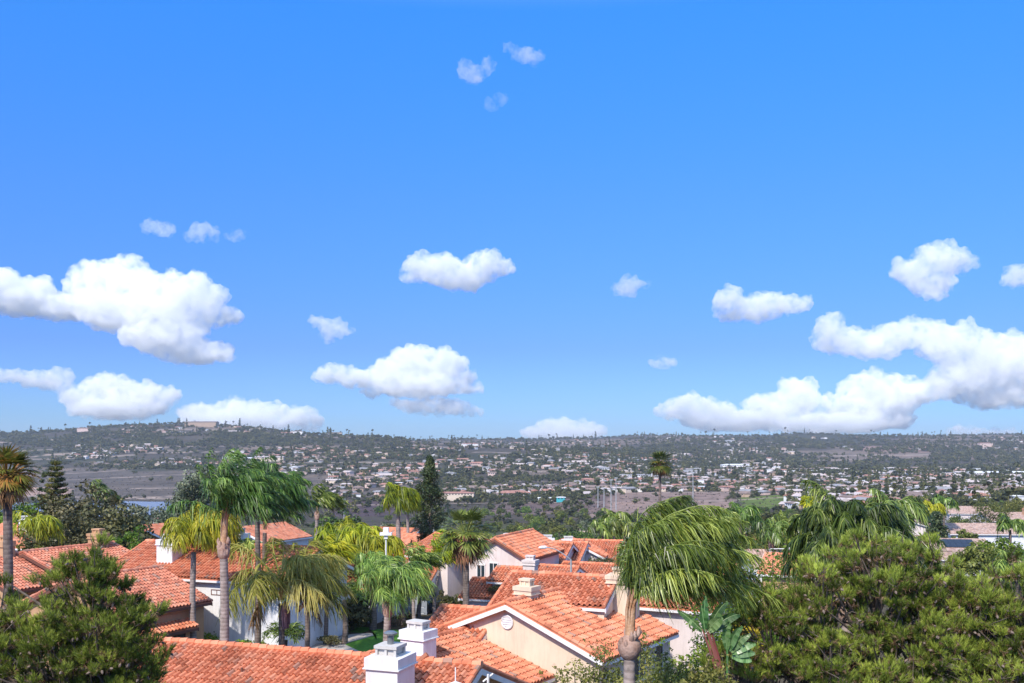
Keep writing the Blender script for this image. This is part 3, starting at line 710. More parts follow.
# ------------------------------------------------------------------ plants
UP = np.array([0, 0, 1.])
def palm_frond(rc, lf, base, d0, L, rng, wind=.6, grav=.5, leaf=.55, n=46, wid=.035, tint=.5, rad=.03, hang=.8, segs=2, plane=.7, ts=.12, lw=None):
    lw = wind if lw is None else lw
    K = 14; pts = [np.array(base, float)]; d = np.array(d0, float); dirs = [d]
    for k in range(K):
        t = (k+1)/K
        d = unit(d+(WIND*wind*1.5+np.array([0, 0, -grav*1.6]))*t*(1.5/K)*1.6)
        pts.append(pts[-1]+d*L/K); dirs.append(d)
    pts = np.array(pts); dirs = np.array(dirs)
    rc.tube(pts, np.linspace(rad, rad*.25, K+1), 5, 0, tint*.6+.35, cap=False)
    tt = np.sort(rng.uniform(ts, 1, n)); s = tt*K; i = np.minimum(s.astype(int), K-1); f = (s-i)[:, None]
    b = pts[i]*(1-f)+pts[i+1]*f; dd = unit(dirs[i]*(1-f)+dirs[i+1]*f)
    hor = unit(np.cross(dd, UP)+1e-6)
    up2 = np.cross(hor, dd)
    prof = (np.sin(np.pi*(.12+.85*tt))**.6)*leaf
    for sgn in (-1, 1):
        out = sgn*hor*plane+up2*rng.normal(.12, .28, (n, 1))+dd*rng.uniform(.35, .75, (n, 1))+WIND*lw*.35-UP*max(0, hang-.9)*.6
        out = unit(out+rng.normal(0, .17, (n, 3)))
        side = unit(np.cross(out, up2+rng.normal(0, .5, (n, 3))))
        droop = np.array([0, 0, -hang])+WIND*lw*.5+rng.normal(0, .16, (n, 3))
        ti = np.clip(tint+rng.normal(0, .23, n)+.25*(tt-.5)*0, 0, 1)
        blades(lf, b, out, side, prof*rng.uniform(.8, 1.15, n), wid, droop, ti, segs=segs)

def queen_palm(name, base, top_z, label, leafmat='queen', bark='palm_bark', r=.19, L=2.8, nf=18, seed=0, wind=.7, leaf=.6, n=46, wid=.04, lean=(0, 0), sheath=1.3, bulb=1.45, group='windblown palms of the near gardens', hang=.8, grav=.5, up=.8, tint=.45, spread=.55, rad=.035, flower=False, spear=True, dead=0, cat='palm', side_bias=None, plane=.7, tintsd=.14, lw=None, bias=0.):
    """bulb at top_z, leaf sheath above it, windblown pinnate crown"""
    rng = np.random.default_rng(seed+100)
    base = np.array(base, float); h = top_z-base[2]
    root = thing(name, base, label, cat, group)
    t = MB(); ks = np.linspace(0, 1, 12)
    ax = np.stack([base[0]+lean[0]*ks**2, base[1]+lean[1]*ks**2, base[2]-.3+(h+.3)*ks], 1)
    ax[:, 0] += .04*np.sin(ks*7+seed)
    t.tube(ax, r*(1.25-.4*ks), 12)
    t.obj('trunk', [bark], root, base, smooth=True)
    tp = ax[-1]
    b = MB()
    if bulb > 0:
        kk = np.linspace(0, 1, 8); bz = tp+np.outer(kk*r*3.6-r*1.2, UP)
        b.tube(bz, r*(1+(bulb-1)*np.sin(np.pi*kk)**.8)*np.array([.9, 1, 1, 1, 1, 1, .9, .7]), 12)
        for q in range(14):  # cut leaf bases
            a = q*2.4; z = rng.uniform(-.6, 2.2)*r; o = np.array([math.cos(a), math.sin(a), 0])
            b.tube([tp+UP*z+o*r*.9, tp+UP*(z+r*.9)+o*r*(bulb-.18), tp+UP*(z+r*1.5)+o*r*(bulb-.3)], [r*.42, r*.36, r*.12], 6)
        b.obj('leaf_bases', ['boot'], root, base, smooth=True)
    s = MB(); st = tp+UP*(r*1.8+sheath)+WIND*.08*sheath
    s.tube(np.linspace(tp+UP*r*1.4, st, 7), r*np.array([.78, .72, .62, .56, .5, .42, .3]), 10)
    for q in range(7):
        a = q*.9+seed; o = np.array([math.cos(a), math.sin(a)*.8, 0])
        s.tube([tp+UP*r*1.5+o*r*.5, tp+UP*(r*1.6+sheath*.5)+o*r*.5, st+o*r*1.0+UP*.1+WIND*.1], [r*.22, r*.18, r*.12], 6)
    s.obj('leaf_sheath', ['sheath'], root, base, smooth=True)
    lf = MB(); rc = lf
    for k in range(nf):
        a = k*2.39996+rng.normal(0, .2); el = up*(1-k/nf*.9)+rng.uniform(-.1, .15)
        o = np.array([math.cos(a), math.sin(a), 0])
        d0 = unit(o*spread*(1+.8*k/nf)+UP*(.35+el)+WIND*(wind*.35+bias))
        zb = st-UP*sheath*.35*(k/nf)+o*r*.3
        ti = np.clip(tint+rng.normal(0, tintsd), .05, .95)
        palm_frond(rc, lf, zb, d0, L*rng.uniform(.82, 1.1)*(1-.45*bias*max(0, -o[0])), rng, wind, grav*rng.uniform(.8, 1.25), leaf, n, wid, ti, rad, hang, 2, plane, .12, lw)
    if spear:
        lf.tube([st, st+UP*L*.25+WIND*.03, st+UP*L*.52+WIND*.10], [rad*.9, rad*.7, .006], 5, 0, .95)
    lf.obj('crown', [leafmat], root, base)
    if dead:
        lf = MB()
        for k in range(dead):
            a = rng.uniform(0, 6.28); d0 = unit(np.array([math.cos(a), math.sin(a), -.1])+WIND*.3)
            palm_frond(lf, lf, st-UP*sheath*.6, d0, L*.7, rng, wind*.4, 1.2, leaf*.7, n//2, wid, .6, rad, 1.0)
        lf.obj('dead_frond', ['thatch'], root, base)
    if flower:
        f = MB(); c = tp+np.array([.28, -.1, -.1])
        for k in range(90):
            a = rng.uniform(0, 6.28); q = rng.uniform(0, 1)**.5*.26
            o = np.array([math.cos(a)*q, math.sin(a)*q, 0])
            f.tube([c+o*.3+UP*.25, c+o-UP*.3, c+o*rng.uniform(.5, 1.1)-UP*rng.uniform(.8, 1.35)], .03, 4, 0, rng.uniform(.1, .9))
        f.obj('flower_strands', ['pinkflower'], root, base)
    return root

def fan_palm(name, base, crown_z, label, r=.2, R=1.3, nf=34, seed=0, mat='fan', bark='palm_bark_dark', skirt=14, group='fan palms', wid=.05, blades_n=18, tint=.5, lean=(0, 0), windk=.3):
    rng = np.random.default_rng(seed+500); base = np.array(base, float)
    root = thing(name, base, label, 'palm', group)
    t = MB(); ks = np.linspace(0, 1, 12)
    ax = np.stack([base[0]+lean[0]*ks, base[1]+lean[1]*ks, base[2]-.3+(crown_z-base[2]+.3)*ks], 1)
    t.tube(ax, r*(1.2-.3*ks), 10); t.obj('trunk', [bark], root, base, smooth=True)
    top = ax[-1]
    def frond(mb, el, a, Rr, ti, hang):
        o = np.array([math.cos(a), math.sin(a), 0]); d = unit(o*math.cos(el)+UP*math.sin(el)+WIND*windk*.3)
        P0 = top+o*r*.6; P1 = P0+d*Rr*.55; P2 = P1+unit(d+np.array([0, 0, -.35]))*Rr*.12
        mb.tube([P0, P1, P2], [.035, .028, .02], 4, 0, min(1, ti+.2), cap=False)
        n = blades_n; dd = unit(P2-P1); s = unit(np.cross(dd, UP)); nn = np.cross(s, dd)
        th = np.linspace(-1.75, 1.75, n)+rng.normal(0, .05, n)
        out = np.cos(th)[:, None]*dd+np.sin(th)[:, None]*s+nn*.12*np.abs(th)[:, None]
        out = unit(out+rng.normal(0, .06, (n, 3)))
        blades(mb, np.repeat(P2[None], n, 0), out, unit(np.cross(out, nn)), Rr*.62*(1-.18*np.abs(th)/1.75)*rng.uniform(.85, 1.1, n), wid, np.array([0, 0, -hang])+WIND*windk*.3, np.clip(ti+rng.normal(0, .12, n), 0, 1), taper=.15)
    m = MB()
    for k in range(nf):
        frond(m, 1.35-2.0*(k/nf)+rng.normal(0, .12), k*2.39996+rng.normal(0, .2), R*rng.uniform(.85, 1.1), np.clip(tint+rng.normal(0, .2)+(.35*(k/nf-.5) if mat == 'fan_bronze' else 0), 0, 1), .12+.3*k/nf)
    m.obj('crown', [mat], root, base)
    if skirt:
        m = MB()
        for k in range(skirt): frond(m, -1.0+rng.normal(0, .2), k*2.39996, R*rng.uniform(.6, .9), rng.uniform(.2, .9), .8)
        m.obj('dead_skirt', ['thatch'], root, base)
    return root

def leafcloud(mb, C, rad, n, size, rng, tint=.5, aspect=.6, upb=.3, ts=.22, flat=.75):
    """n leaf faces round each centre C (k,3)"""
    k = len(C); rad = np.broadcast_to(rad, k)
    d = unit(rng.normal(0, 1, (k, n, 3))); q = rng.uniform(.35, 1, (k, n, 1))**.5
    off = d*q*rad[:, None, None]; off[..., 2] *= flat
    b = (C[:, None]+off).reshape(-1, 3); d = d.reshape(-1, 3); q = q.reshape(-1)
    N_ = len(b); nr = unit(d+UP*upb+rng.normal(0, .55, (N_, 3)))
    a = unit(np.cross(nr, rng.normal(0, 1, (N_, 3)))); c = np.cross(nr, a)
    s = size*rng.uniform(.6, 1.3, (N_, 1)); w = s*aspect
    v = np.stack([b-a*s*.5, b-c*w*.5, b+a*s*.5, b+c*w*.5], 1).reshape(-1, 3)
    f = np.arange(N_)[:, None]*4+np.arange(4)
    tb = np.repeat(np.broadcast_to(tint, k) if np.ndim(tint) else np.full(k, tint), n)
    mb.add(v, f, 0, np.repeat(np.clip(tb+rng.normal(0, ts, N_), 0, 1), 4))

def crown_centres(rng, R, H, n, z0=0, lumps=5, inner=.35):
    """clump centres over an uneven crown, R radius, H height, base at z0"""
    ph = rng.uniform(0, 6.28, lumps*2); out = []
    u = unit(rng.normal(0, 1, (n*3, 3))); u[:, 2] = np.abs(u[:, 2])*1.0-.35*rng.uniform(0, 1, len(u)); u = unit(u)
    a = np.arctan2(u[:, 1], u[:, 0])
    k = 1+.18*np.sin(2*a+ph[0]+2*u[:, 2])+.15*np.sin(3*a+ph[1])+.12*np.sin(5*a+ph[2]+4*u[:, 2])
    s = rng.uniform(inner, 1, (len(u), 1))**.5
    p = u*s*k[:, None]; p = p[:n]
    return np.stack([p[:, 0]*R, p[:, 1]*R, z0+H*.42+p[:, 2]*H*.58], 1)

def limbs(mb, rng, base, h, r, cents, n=7, seg=7):
    base = np.array(base, float)
    ks = np.linspace(0, 1, 6); bend = rng.normal(0, .04*h, 2)
    ax = np.stack([base[0]+bend[0]*ks**2, base[1]+bend[1]*ks**2, base[2]-.4+(h*.75+.4)*ks], 1)
    mb.tube(ax, r*(1.2-.85*ks), seg)
    idx = rng.choice(len(cents), min(n, len(cents)), False)
    for i in idx:
        q = rng.uniform(.35, .95); s = base+(ax[-1]-base)*q; e = cents[i]
        m = (s+e)/2+rng.normal(0, .06*h, 3)*.5+[0, 0, -.03*h]
        mb.tube([s, m, e], [r*(1-.7*q), r*.3, r*.08], 5)

def tree_parts(rng, R, H, trunk_h, nclump, nleaf, leaf, clump_r, r, tint=.5, kind='round'):
    tk = MB(); cr = MB()
    if kind == 'round': C = crown_centres(rng, R, H-trunk_h*.6, nclump, trunk_h*.6)
    elif kind == 'cone':
        z = rng.uniform(0, 1, nclump)**1.1; a = rng.uniform(0, 6.28, nclump); q = R*(1-z)**.8*rng.uniform(.5, 1, nclump)+.05*R
        C = np.stack([np.cos(a)*q, np.sin(a)*q, trunk_h+z*(H-trunk_h)], 1)
    elif kind == 'tall':
        C = np.vstack([crown_centres(rng, R*rng.uniform(.5, .8), H*.35, nclump//3, z)+[rng.normal(0, R*.3), rng.normal(0, R*.3), 0] for z in (H*.3, H*.48, H*.64)])
    cz = (C[:, 2]-C[:, 2].min())/(np.ptp(C[:, 2])+1e-6)
    limbs(tk, rng, (0, 0, 0), H*.8 if kind != 'round' else H*.6, r, C, 6)
    leafcloud(cr, C, clump_r, nleaf, leaf, rng, np.clip(tint+rng.normal(0, .16, len(C)), 0, 1))
    return tk, cr
def make_tree(name, label, cat, group, loc, rng, leafmat, bark='bark', **kw):
    root = thing(name, loc, label, cat, group)
    tk, cr = tree_parts(rng, **kw)
    tk.obj('trunk', [bark], root, (0, 0, 0)); cr.obj('crown', [leafmat], root, (0, 0, 0))
    return root

def pine(name, loc, label, crown, seed, ntuft_density=1., trunk_r=.22):
    """crown: list of lobes (cx,cy,cz,rx,ry,rz) in world metres"""
    rng = np.random.default_rng(seed); loc = np.array(loc, float)
    root = thing(name, loc, label, 'pine tree', 'pines at the bottom of the view')
    tuft_p = []; tuft_d = []; tuft_s = []; wood = MB(); dead_p = []; dead_d = []; bough = []
    for (cx, cy, cz, rx, ry, rz) in crown:
        c = np.array([cx, cy, cz]); R = np.array([rx, ry, rz])
        area = 4*np.pi*((rx*ry)**1.6/3+(rx*rz)**1.6/3+(ry*rz)**1.6/3)**(1/1.6)
        nb = int(area*2.2*ntuft_density)
        u = unit(rng.normal(0, 1, (nb, 3))); u[:, 2] = np.where(u[:, 2] < -.5, -u[:, 2], u[:, 2])
        keep = (np.sin(u[:, 0]*4.1+seed)+np.sin(u[:, 1]*3.7+1.3*seed)+np.sin(u[:, 2]*4.6+2.1*seed)) > (-1.9 if seed == 1 else -1.5)
        u = u[keep]; nb = len(u)
        s = rng.uniform(.40, 1.0, (nb, 1))**.55*rng.choice([1, 1, 1, 1.16, .86], (nb, 1))
        s = s*(1+.10*np.sin(u[:, :1]*9+seed)+.08*np.sin(u[:, 2:]*11+2*seed))
        bp = c+u*s*R
        for p, uu, ss in zip(bp, u, s[:, 0]):
            bough.append((p, uu))
            k = rng.integers(11, 19); br = rng.uniform(.20, .38)
            off = unit(rng.normal(0, 1, (k, 3)))*br*rng.uniform(.3, 1, (k, 1)); off[:, 2] = np.abs(off[:, 2])*.75-.05
            off += uu*.0
            tuft_p.append(p+off); dd = unit(off*1.6+UP*br*1.5+uu*br*.5+rng.normal(0, .06, (k, 3))); tuft_d.append(dd)
            tuft_s.append(np.full(k, np.clip(.50+rng.normal(0, .20), 0, 1)))
            k2 = rng.integers(5, 10)
            o2 = unit(rng.normal(0, 1, (k2, 3)))*br*.7; o2[:, 2] = -np.abs(o2[:, 2])*.6
            dead_p.append(p+o2-uu*.1); dead_d.append(unit(o2+rng.normal(0, .1, (k2, 3))))
            # twig ends
            wood.tube([p-uu*.5-UP*.25, p-uu*.15-UP*.05, p+UP*.1], [.022, .014, .006], 4, 0, 0, cap=False)
            for o in off[:4]: wood.tube([p-UP*.05, p+o], [.010, .005], 3, 0, 0, cap=False)
    tp = np.concatenate(tuft_p); td = np.concatenate(tuft_d); ts = np.concatenate(tuft_s)
    n = 30; K = len(tp)
    def needles(mb, tp, td, ts, n, Ln, W, spread, tsd, back=.16):
        K = len(tp); q = rng.uniform(0, 1, (K, n, 1))
        b = tp[:, None]-td[:, None]*back*(1-q)
        d = unit(td[:, None]*(.55+.55*q)+unit(rng.normal(0, 1, (K, n, 3)))*spread)
        s = unit(np.cross(d, rng.normal(0, 1, (K, n, 3))))
        L = Ln*rng.uniform(.7, 1.2, (K, n, 1)); v = np.stack([b-s*W/2, b+s*W/2, b+d*L], 2).reshape(-1, 3)
        f = np.arange(K*n)[:, None]*3+np.array([0, 1, 2, 2])
        t = np.clip(ts[:, None]+.22*(q[..., 0]-.5)+rng.normal(0, tsd, (K, n)), 0, 1)
        mb.add(v, f, 0, np.repeat(t.ravel(), 3))
    m = MB(); needles(m, tp, td, ts, n, .135, .013, .48, .14, .18)
    o = m.obj('crown', ['pine'], root, loc)
    m = MB(); dp = np.concatenate(dead_p); dd = np.concatenate(dead_d)
    needles(m, dp, dd, np.full(len(dp), .45), 14, .12, .012, .8, .25)
    m.obj('dry_needles', ['pine_dead'], root, loc)
    for i in range(16*len(crown)):   # bare pale twigs
        p, uu = bough[rng.integers(len(bough))]; d = unit(uu+rng.normal(0, .5, 3)); q = p+d*rng.uniform(.25, .6)
        wood.tube([p-d*.2, (p+q)/2+rng.normal(0, .03, 3), q], [.016, .011, .004], 4, 0, 0, cap=False)
    # trunk and limbs
    top = max(c[2]+c[5]*.7 for c in crown); zc = np.linspace(0, 1, 9)
    ax = np.stack([loc[0]+.12*np.sin(zc*5+seed), loc[1]+.1*np.sin(zc*4), loc[2]-.3+(top-loc[2])*zc], 1)
    wood.tube(ax, trunk_r*(1.1-.85*zc), 9)
    for i in rng.choice(len(bough), min(90, len(bough)), False):
        p, uu = bough[i]; z = np.clip((p[2]-loc[2])/(top-loc[2])-.12, .2, .95); s = loc+(ax[-1]-loc)*z
        mid = (s+p)/2+[0, 0, -.15]+rng.normal(0, .12, 3)
        wood.tube([s, mid, p-UP*.1], [.07, .04, .012], 5, 0, 0, cap=False)
    wood.obj('trunk', ['bark'], root, loc)
    m = MB()
    for i in rng.choice(len(dp), min(90*len(crown), len(dp)), False):  # cones
        a = dp[i]; d = unit(dd[i]+[0, 0, -.5]); m.tube([a, a+d*.03, a+d*.07, a+d*.1], [.012, .032, .026, .004], 6)
    m.obj('cones', ['wood'], root, loc)
    return root

def shrub(name, loc, label, group, seed, mat, R, H, n, leaf, per=46, cr=.3, cat='shrub', sprigs=0, tint=.5):
    rng = np.random.default_rng(seed); loc = np.array(loc, float)
    root = thing(name, loc, label, cat, group)
    C = crown_centres(rng, R, H, n, 0, inner=.3)
    m = MB(); leafcloud(m, C, cr, per, leaf, rng, np.clip(tint+rng.normal(0, .15, n), 0, 1), .5)
    w = MB()
    for i in range(min(n, 26)): w.tube([(0, 0, -.2), C[i]*[.5, .5, .6], C[i]], [.04, .025, .008], 4, cap=False)
    for i in range(sprigs):
        e = C[rng.integers(n)]; t = e+unit(rng.normal(0, 1, 3)+[0, 0, 1.6])*rng.uniform(.3, .8); w.tube([e, t], [.012, .004], 3, cap=False)
        q = e+(t-e)*rng.uniform(.1, 1, (9, 1)); leafcloud(m, q, .07, 3, leaf, rng, .7, .5)
    m.obj('foliage', [mat], root); w.obj('stems', ['bark'], root)
    return root

def bird_of_paradise(loc, label):
    rng = np.random.default_rng(3); loc = np.array(loc, float); root = thing('bird_of_paradise_plant', loc, label, 'plant')
    def leaf(base, d, L, W, ti, bend):
        K = 10; m = MB(); pts = [np.array(base, float)]; dd = unit(np.array(d, float))
        for k in range(K): dd = unit(dd+np.array([bend[0], bend[1], bend[2]])*.12*(k/K)); pts.append(pts[-1]+dd*L/K)
        pts = np.array(pts); ks = np.linspace(0, 1, K+1)
        s = unit(np.cross(pts[-1]-pts[0], np.array([0, -1, .25]))); nn = np.array([0, -1, .3])
        w = W*np.sin(np.pi*np.clip(ks*.93+.05, 0, 1))**.6
        for sg in (-1, 1):
            for k in range(K):   # torn segments
                a, b = pts[k], pts[k+1]; wa, wb = w[k], w[k+1]; g = .02
                tear = rng.uniform(-.05, .05)
                v = [a+(b-a)*g, b-(b-a)*g, b+s*sg*wb+nn*(.05+tear)-UP*.04, a+s*sg*wa+nn*(.05+tear)-UP*.04]
                m.add(v, [[0, 1, 2, 3]], 0, np.clip(ti+rng.normal(0, .16), 0, 1))
        m.tube(pts, .018, 5, 0, .9)
        m.obj('leaf', ['strel'], root, loc)
    stem = MB()
    top = loc+np.array([-.35, 0, 1.0])
    # px offsets in metres at this depth, from the photo: fan of leaves to the upper left, right and upright
    spec = [((-.55, 0, .55), 1.15, .13, .3, (-1, 0, .3)), ((-.15, 0, 1), .9, .12, .25, (0, 0, 0)), ((.35, -.1, .95), 1.25, .17, .15, (1, 0, -.2)),
            ((.75, .1, .65), 1.2, .18, .25, (.5, 0, -1)), ((.28, -.2, .45), .75, .2, .6, (0, 0, -1)), ((-.05, .2, 1), 1.2, .14, .4, (.4, 0, 0))]
    for d, L, W, ti, be in spec: leaf(top+np.array([d[0]*.25, 0, .1]), d, L, W, ti, be)
    for x in (.0, .12, -.1, .05): stem.tube([loc+[.1+x, 0, -.3], loc+[-.1+x*1.1, x*.4, .4], top+[x*1.3, 0, .15]], [.05, .045, .02], 6, 0, rng.uniform(.2, .9))
    stem.obj('stalk', ['strel_red'], root, loc)
    # second clump to the right: fan of stacked leaves
    t2 = loc+np.array([.42, .1, .45])
    for k, (dx, dz, L) in enumerate([(-.12, 1, 1.05), (.25, .95, 1.0), (.55, .8, .95), (.75, .5, .9), (.85, .2, .8), (.8, -.1, .7)]):
        leaf(t2+[dx*.2, 0, -.05*k], (dx, -.1, dz), L, .15, .55+.05*k, (.9, 0, -.6))
    s2 = MB(); s2.tube([loc+[.4, 0, -.6], t2], [.05, .035], 7, 0, .5); s2.obj('stalk', ['strel'], root, loc)
    root.scale = (.66,)*3
    return root

def norfolk(loc, H, R, label):
    rng = np.random.default_rng(11); loc = np.array(loc, float); root = thing('norfolk_pine', loc, label, 'tree')
    m = MB(); t = MB(); t.tube([loc-UP*.4, loc+UP*H], [.25, .03], 8)
    tiers = 17
    for k in range(tiers):
        z = .22+.76*k/tiers; rr = R*(1-z)**.75*1.05+.1; nb = 7
        for j in range(nb):
            a = j*6.283/nb+k*.5+rng.normal(0, .15); o = np.array([math.cos(a), math.sin(a), 0]); L = rr*rng.uniform(.75, 1.15)
            p0 = loc+UP*H*z; p1 = p0+o*L+UP*(.22*L)
            t.tube([p0, (p0+p1)/2-UP*.05, p1], [.04, .025, .01], 4, cap=False)
            n = max(4, int(L/.12)); q = np.linspace(.2, 1, n)[:, None]; C = p0+(p1-p0)*q
            leafcloud(m, C, .34, 22, .30, rng, np.clip(.5+rng.normal(0, .22), 0, 1), .35, flat=.8)
    t.obj('trunk', ['bark'], root, loc); m.obj('crown', ['norfolk'], root, loc); return root
def cypress(loc, H, R, label):
    rng = np.random.default_rng(12); loc = np.array(loc, float); root = thing('cypress', loc, label, 'tree')
    m = MB(); t = MB(); t.tube([loc-UP*.4, loc+UP*H*.97], [.28, .03], 8)
    n = 620; z = rng.uniform(.03, 1, n)**1.15; a = rng.uniform(0, 6.28, n)
    q = R*np.clip((1-z)*3.2, 0, 1)**.8*(.72+.28*np.sin(z*46+a*1.0))*rng.uniform(.55, 1.05, n)
    C = loc+np.stack([np.cos(a)*q, np.sin(a)*q, z*H], 1)
    leafcloud(m, C, .40, 34, .26, rng, np.clip(.45+rng.normal(0, .22, n), 0, 1), .4, flat=1.2)
    for i in range(0, n, 6): t.tube([loc+UP*(z[i]*H-.4), C[i]], [.04, .01], 4, cap=False)
    t.obj('trunk', ['wood'], root, loc); m.obj('crown', ['cyp'], root, loc); return root
# ------------------------------------------------------------------ planting the near gardens
def pal(px, py, Y): c = P(px, py, Y); return (c[0], Y, gz(c[0], Y)), c[2]
def near_plants():
    Q = queen_palm
    # big windblown palm in front
    b, z = pal(628, 651, 25)
    Q('queen_palm', b, z, 'big windblown green palm with a swollen scarred trunk top in front of the cream gable', 'queen', 'palm_bark', .17, 3.45, 52, 1, wind=.6, leaf=.5, n=130, wid=.026, bulb=1.75, sheath=1.5, group='windblown palms', hang=1.2, grav=.68, up=1.95, tint=.5, rad=.026, plane=.65, lw=.6, spread=.5, bias=.42, tintsd=.2)
    b, z = pal(846, 616, 30)
    Q('queen_palm', b, z, 'dark blue green windblown palm rising behind the right pine', 'queen_dark', 'palm_bark', .18, 2.35, 66, 2, wind=.2, leaf=.56, n=100, wid=.040, sheath=1.9, hang=1.2, grav=1.25, up=1.5, tint=.5, rad=.03, spread=.55, plane=.6, lw=.3, tintsd=.2, spear=False)
    b, z = pal(892, 580, 44)
    Q('queen_palm', b, z, 'lighter green palm crown just behind the dark windblown one at right', 'queen', 'palm_bark', .18, 2.3, 24, 22, wind=.35, leaf=.6, n=60, wid=.05, sheath=1.0, hang=1.1, grav=.9, up=.6, tint=.6, rad=.03, spread=.9)
    # tall pair mid left
    b, z = pal(224, 553, 52)
    Q('queen_palm', b, z, 'tall dark palm with thick grey trunk and orange leaf sheath beside two tall slim palms', 'queen_dark', 'palm_bark', .24, 3.3, 26, 3, wind=.55, leaf=.7, n=80, wid=.05, bulb=1.35, sheath=2.3, hang=1.0, grav=.6, up=1.25, tint=.5, rad=.04, plane=.6)
    b, z = pal(258, 522, 66)
    Q('queen_palm', b, z, 'widest dark windblown palm crown on a slim grey trunk', 'queen_dark', 'palm_bark_dark', .19, 4.0, 30, 4, wind=.5, leaf=.85, n=84, wid=.06, bulb=0, sheath=1.0, hang=1.05, grav=.6, up=1.1, plane=.6, tint=.45, rad=.05)
    b, z = pal(265, 533, 76)
    Q('queen_palm', b, z, 'slim dark palm close behind the widest windblown crown', 'queen_dark', 'palm_bark_dark', .19, 3.4, 18, 5, wind=.5, leaf=.9, n=40, wid=.08, bulb=0, sheath=.8, tint=.4, rad=.05)
    b, z = pal(247, 556, 80)
    Q('queen_palm', b, z, 'small shaggy palm between the thick grey trunk and the slim dark pair', 'queen', 'palm_bark_dark', .18, 1.9, 18, 6, wind=.3, leaf=.6, n=32, wid=.08, bulb=0, sheath=.6, hang=1.2, grav=1.6, up=.4, tint=.55, rad=.05)
    b, z = pal(193, 552, 70)
    Q('queen_palm', b, z, 'yellow green palm with a drooping mop crown on a smooth grey trunk', 'queen_yellow', 'palm_bark', .21, 3.0, 22, 7, wind=.2, leaf=.8, n=46, wid=.07, bulb=0, sheath=.9, hang=1.3, grav=1.25, up=.8, tint=.5, rad=.05)
    b, z = pal(205, 545, 80)
    Q('queen_palm', b, z, 'second yellow green palm right behind the smooth grey trunk', 'queen_yellow', 'palm_bark_dark', .19, 3.6, 22, 8, wind=.35, leaf=.9, n=46, wid=.08, bulb=0, sheath=1.0, hang=1.3, grav=1.3, up=1.0, tint=.6, rad=.05)
    b, z = pal(281, 604, 57)
    Q('king_palm', b, z, 'large bleached palm with long torn arching fronds and mauve flower strands', 'king', 'palm_bark_dark', .18, 4.4, 14, 9, wind=.38, leaf=1.2, n=70, wid=.07, bulb=0, sheath=.9, hang=1.1, grav=.8, up=1.25, tint=.55, rad=.07, spread=1.0, flower=True, dead=2, tintsd=.22)
    b, z = pal(307, 586, 64)
    Q('king_palm', b, z, 'yellow palm leaning downwind right behind the bleached torn palm', 'king', 'palm_bark_dark', .16, 2.6, 11, 10, wind=.6, leaf=1.0, n=50, wid=.07, bulb=0, sheath=.6, hang=.9, grav=.8, up=.9, tint=.75, rad=.06, dead=2)
    b, z = pal(326, 566, 78)
    Q('queen_palm', b, z, 'bright yellow green plume crown above the garage roof', 'queen_yellow', 'palm_bark_dark', .15, 2.6, 16, 11, wind=.9, leaf=.7, n=36, wid=.08, bulb=0, sheath=.5, tint=.75, up=.9, rad=.05)
    b, z = pal(373, 578, 84)
    Q('queen_palm', b, z, 'slim palm with dark trunk standing on the small lawn', 'queen', 'palm_bark_dark', .26, 2.4, 16, 12, wind=.35, leaf=.75, n=36, wid=.08, bulb=0, sheath=.6, hang=1.2, grav=1.2, tint=.7, rad=.05)
    b, z = pal(387, 612, 55)
    Q('queen_palm', b, z, 'dark windblown palm with a white scarred trunk top behind the flue chimney', 'queen_dark', 'palm_bark', .22, 2.5, 24, 13, wind=.5, leaf=.8, n=54, wid=.05, bulb=1.3, sheath=1.3, hang=1.1, grav=.9, up=.8, tint=.65, rad=.04)
    b, z = pal(414, 574, 84)
    Q('queen_palm', b, z, 'green plume palm between the white scarred palm and the fan palm', 'queen', 'palm_bark', .14, 2.4, 16, 14, wind=.8, leaf=.7, n=36, wid=.08, bulb=0, sheath=.5, tint=.65, rad=.05)
    b, z = pal(434, 572, 88); 
    Q('queen_palm', b, z, 'yellow green plume palm on a leaning grey trunk in front of the rose white wall', 'queen_yellow', 'palm_bark', .14, 3.9, 18, 15, wind=.85, leaf=1.0, n=44, wid=.09, bulb=0, sheath=.8, tint=.5, lean=(.4, 0), rad=.06, up=1.0)
    b, z = pal(398, 506, 108)
    Q('queen_palm', b, z, 'yellow mop headed palm against the dark field left of the cypress', 'queen_yellow', 'palm_bark', .26, 2.7, 20, 16, wind=.5, leaf=.9, n=36, wid=.12, bulb=0, sheath=.6, hang=1.3, grav=1.4, tint=.35, up=.6, rad=.06)
    b, z = pal(408, 512, 125)
    Q('queen_palm', b, z, 'small dark palm tucked behind the yellow mop headed one', 'queen_dark', 'palm_bark', .2, 2.0, 14, 17, wind=.6, leaf=.8, n=30, wid=.12, bulb=0, sheath=1.5, hang=1.3, grav=1.5, tint=.4, up=.4, rad=.06)
    b, z = pal(317, 518, 108)
    Q('queen_palm', b, z, 'palm with pale pink sheath and crown blown flat against the grey hillside', 'queen', 'palm_bark', .2, 2.9, 18, 18, wind=1.1, leaf=.8, n=34, wid=.12, bulb=1.3, sheath=1.2, hang=1.0, tint=.45, up=.7, rad=.06)
    for i, (px, py, Y, lab) in enumerate([(335, 548, 100, 'leftmost of the bushy yellow green palms above the garage'), (349, 540, 106, 'middle of the bushy yellow green palms above the garage'), (360, 546, 98, 'rightmost of the bushy yellow green palms above the garage'), (378, 556, 92, 'low young palm between the yellow green cluster and the lamp')]):
        b, z = pal(px, py, Y)
        Q('queen_palm', b, z, lab, 'queen_yellow', 'palm_bark_dark', .2, 3.0, 20, 30+i, wind=.3, leaf=.9, n=34, wid=.12, bulb=0, sheath=.5, hang=1.2, grav=1.3, tint=.45+.05*i, up=.7, rad=.07, spear=False)
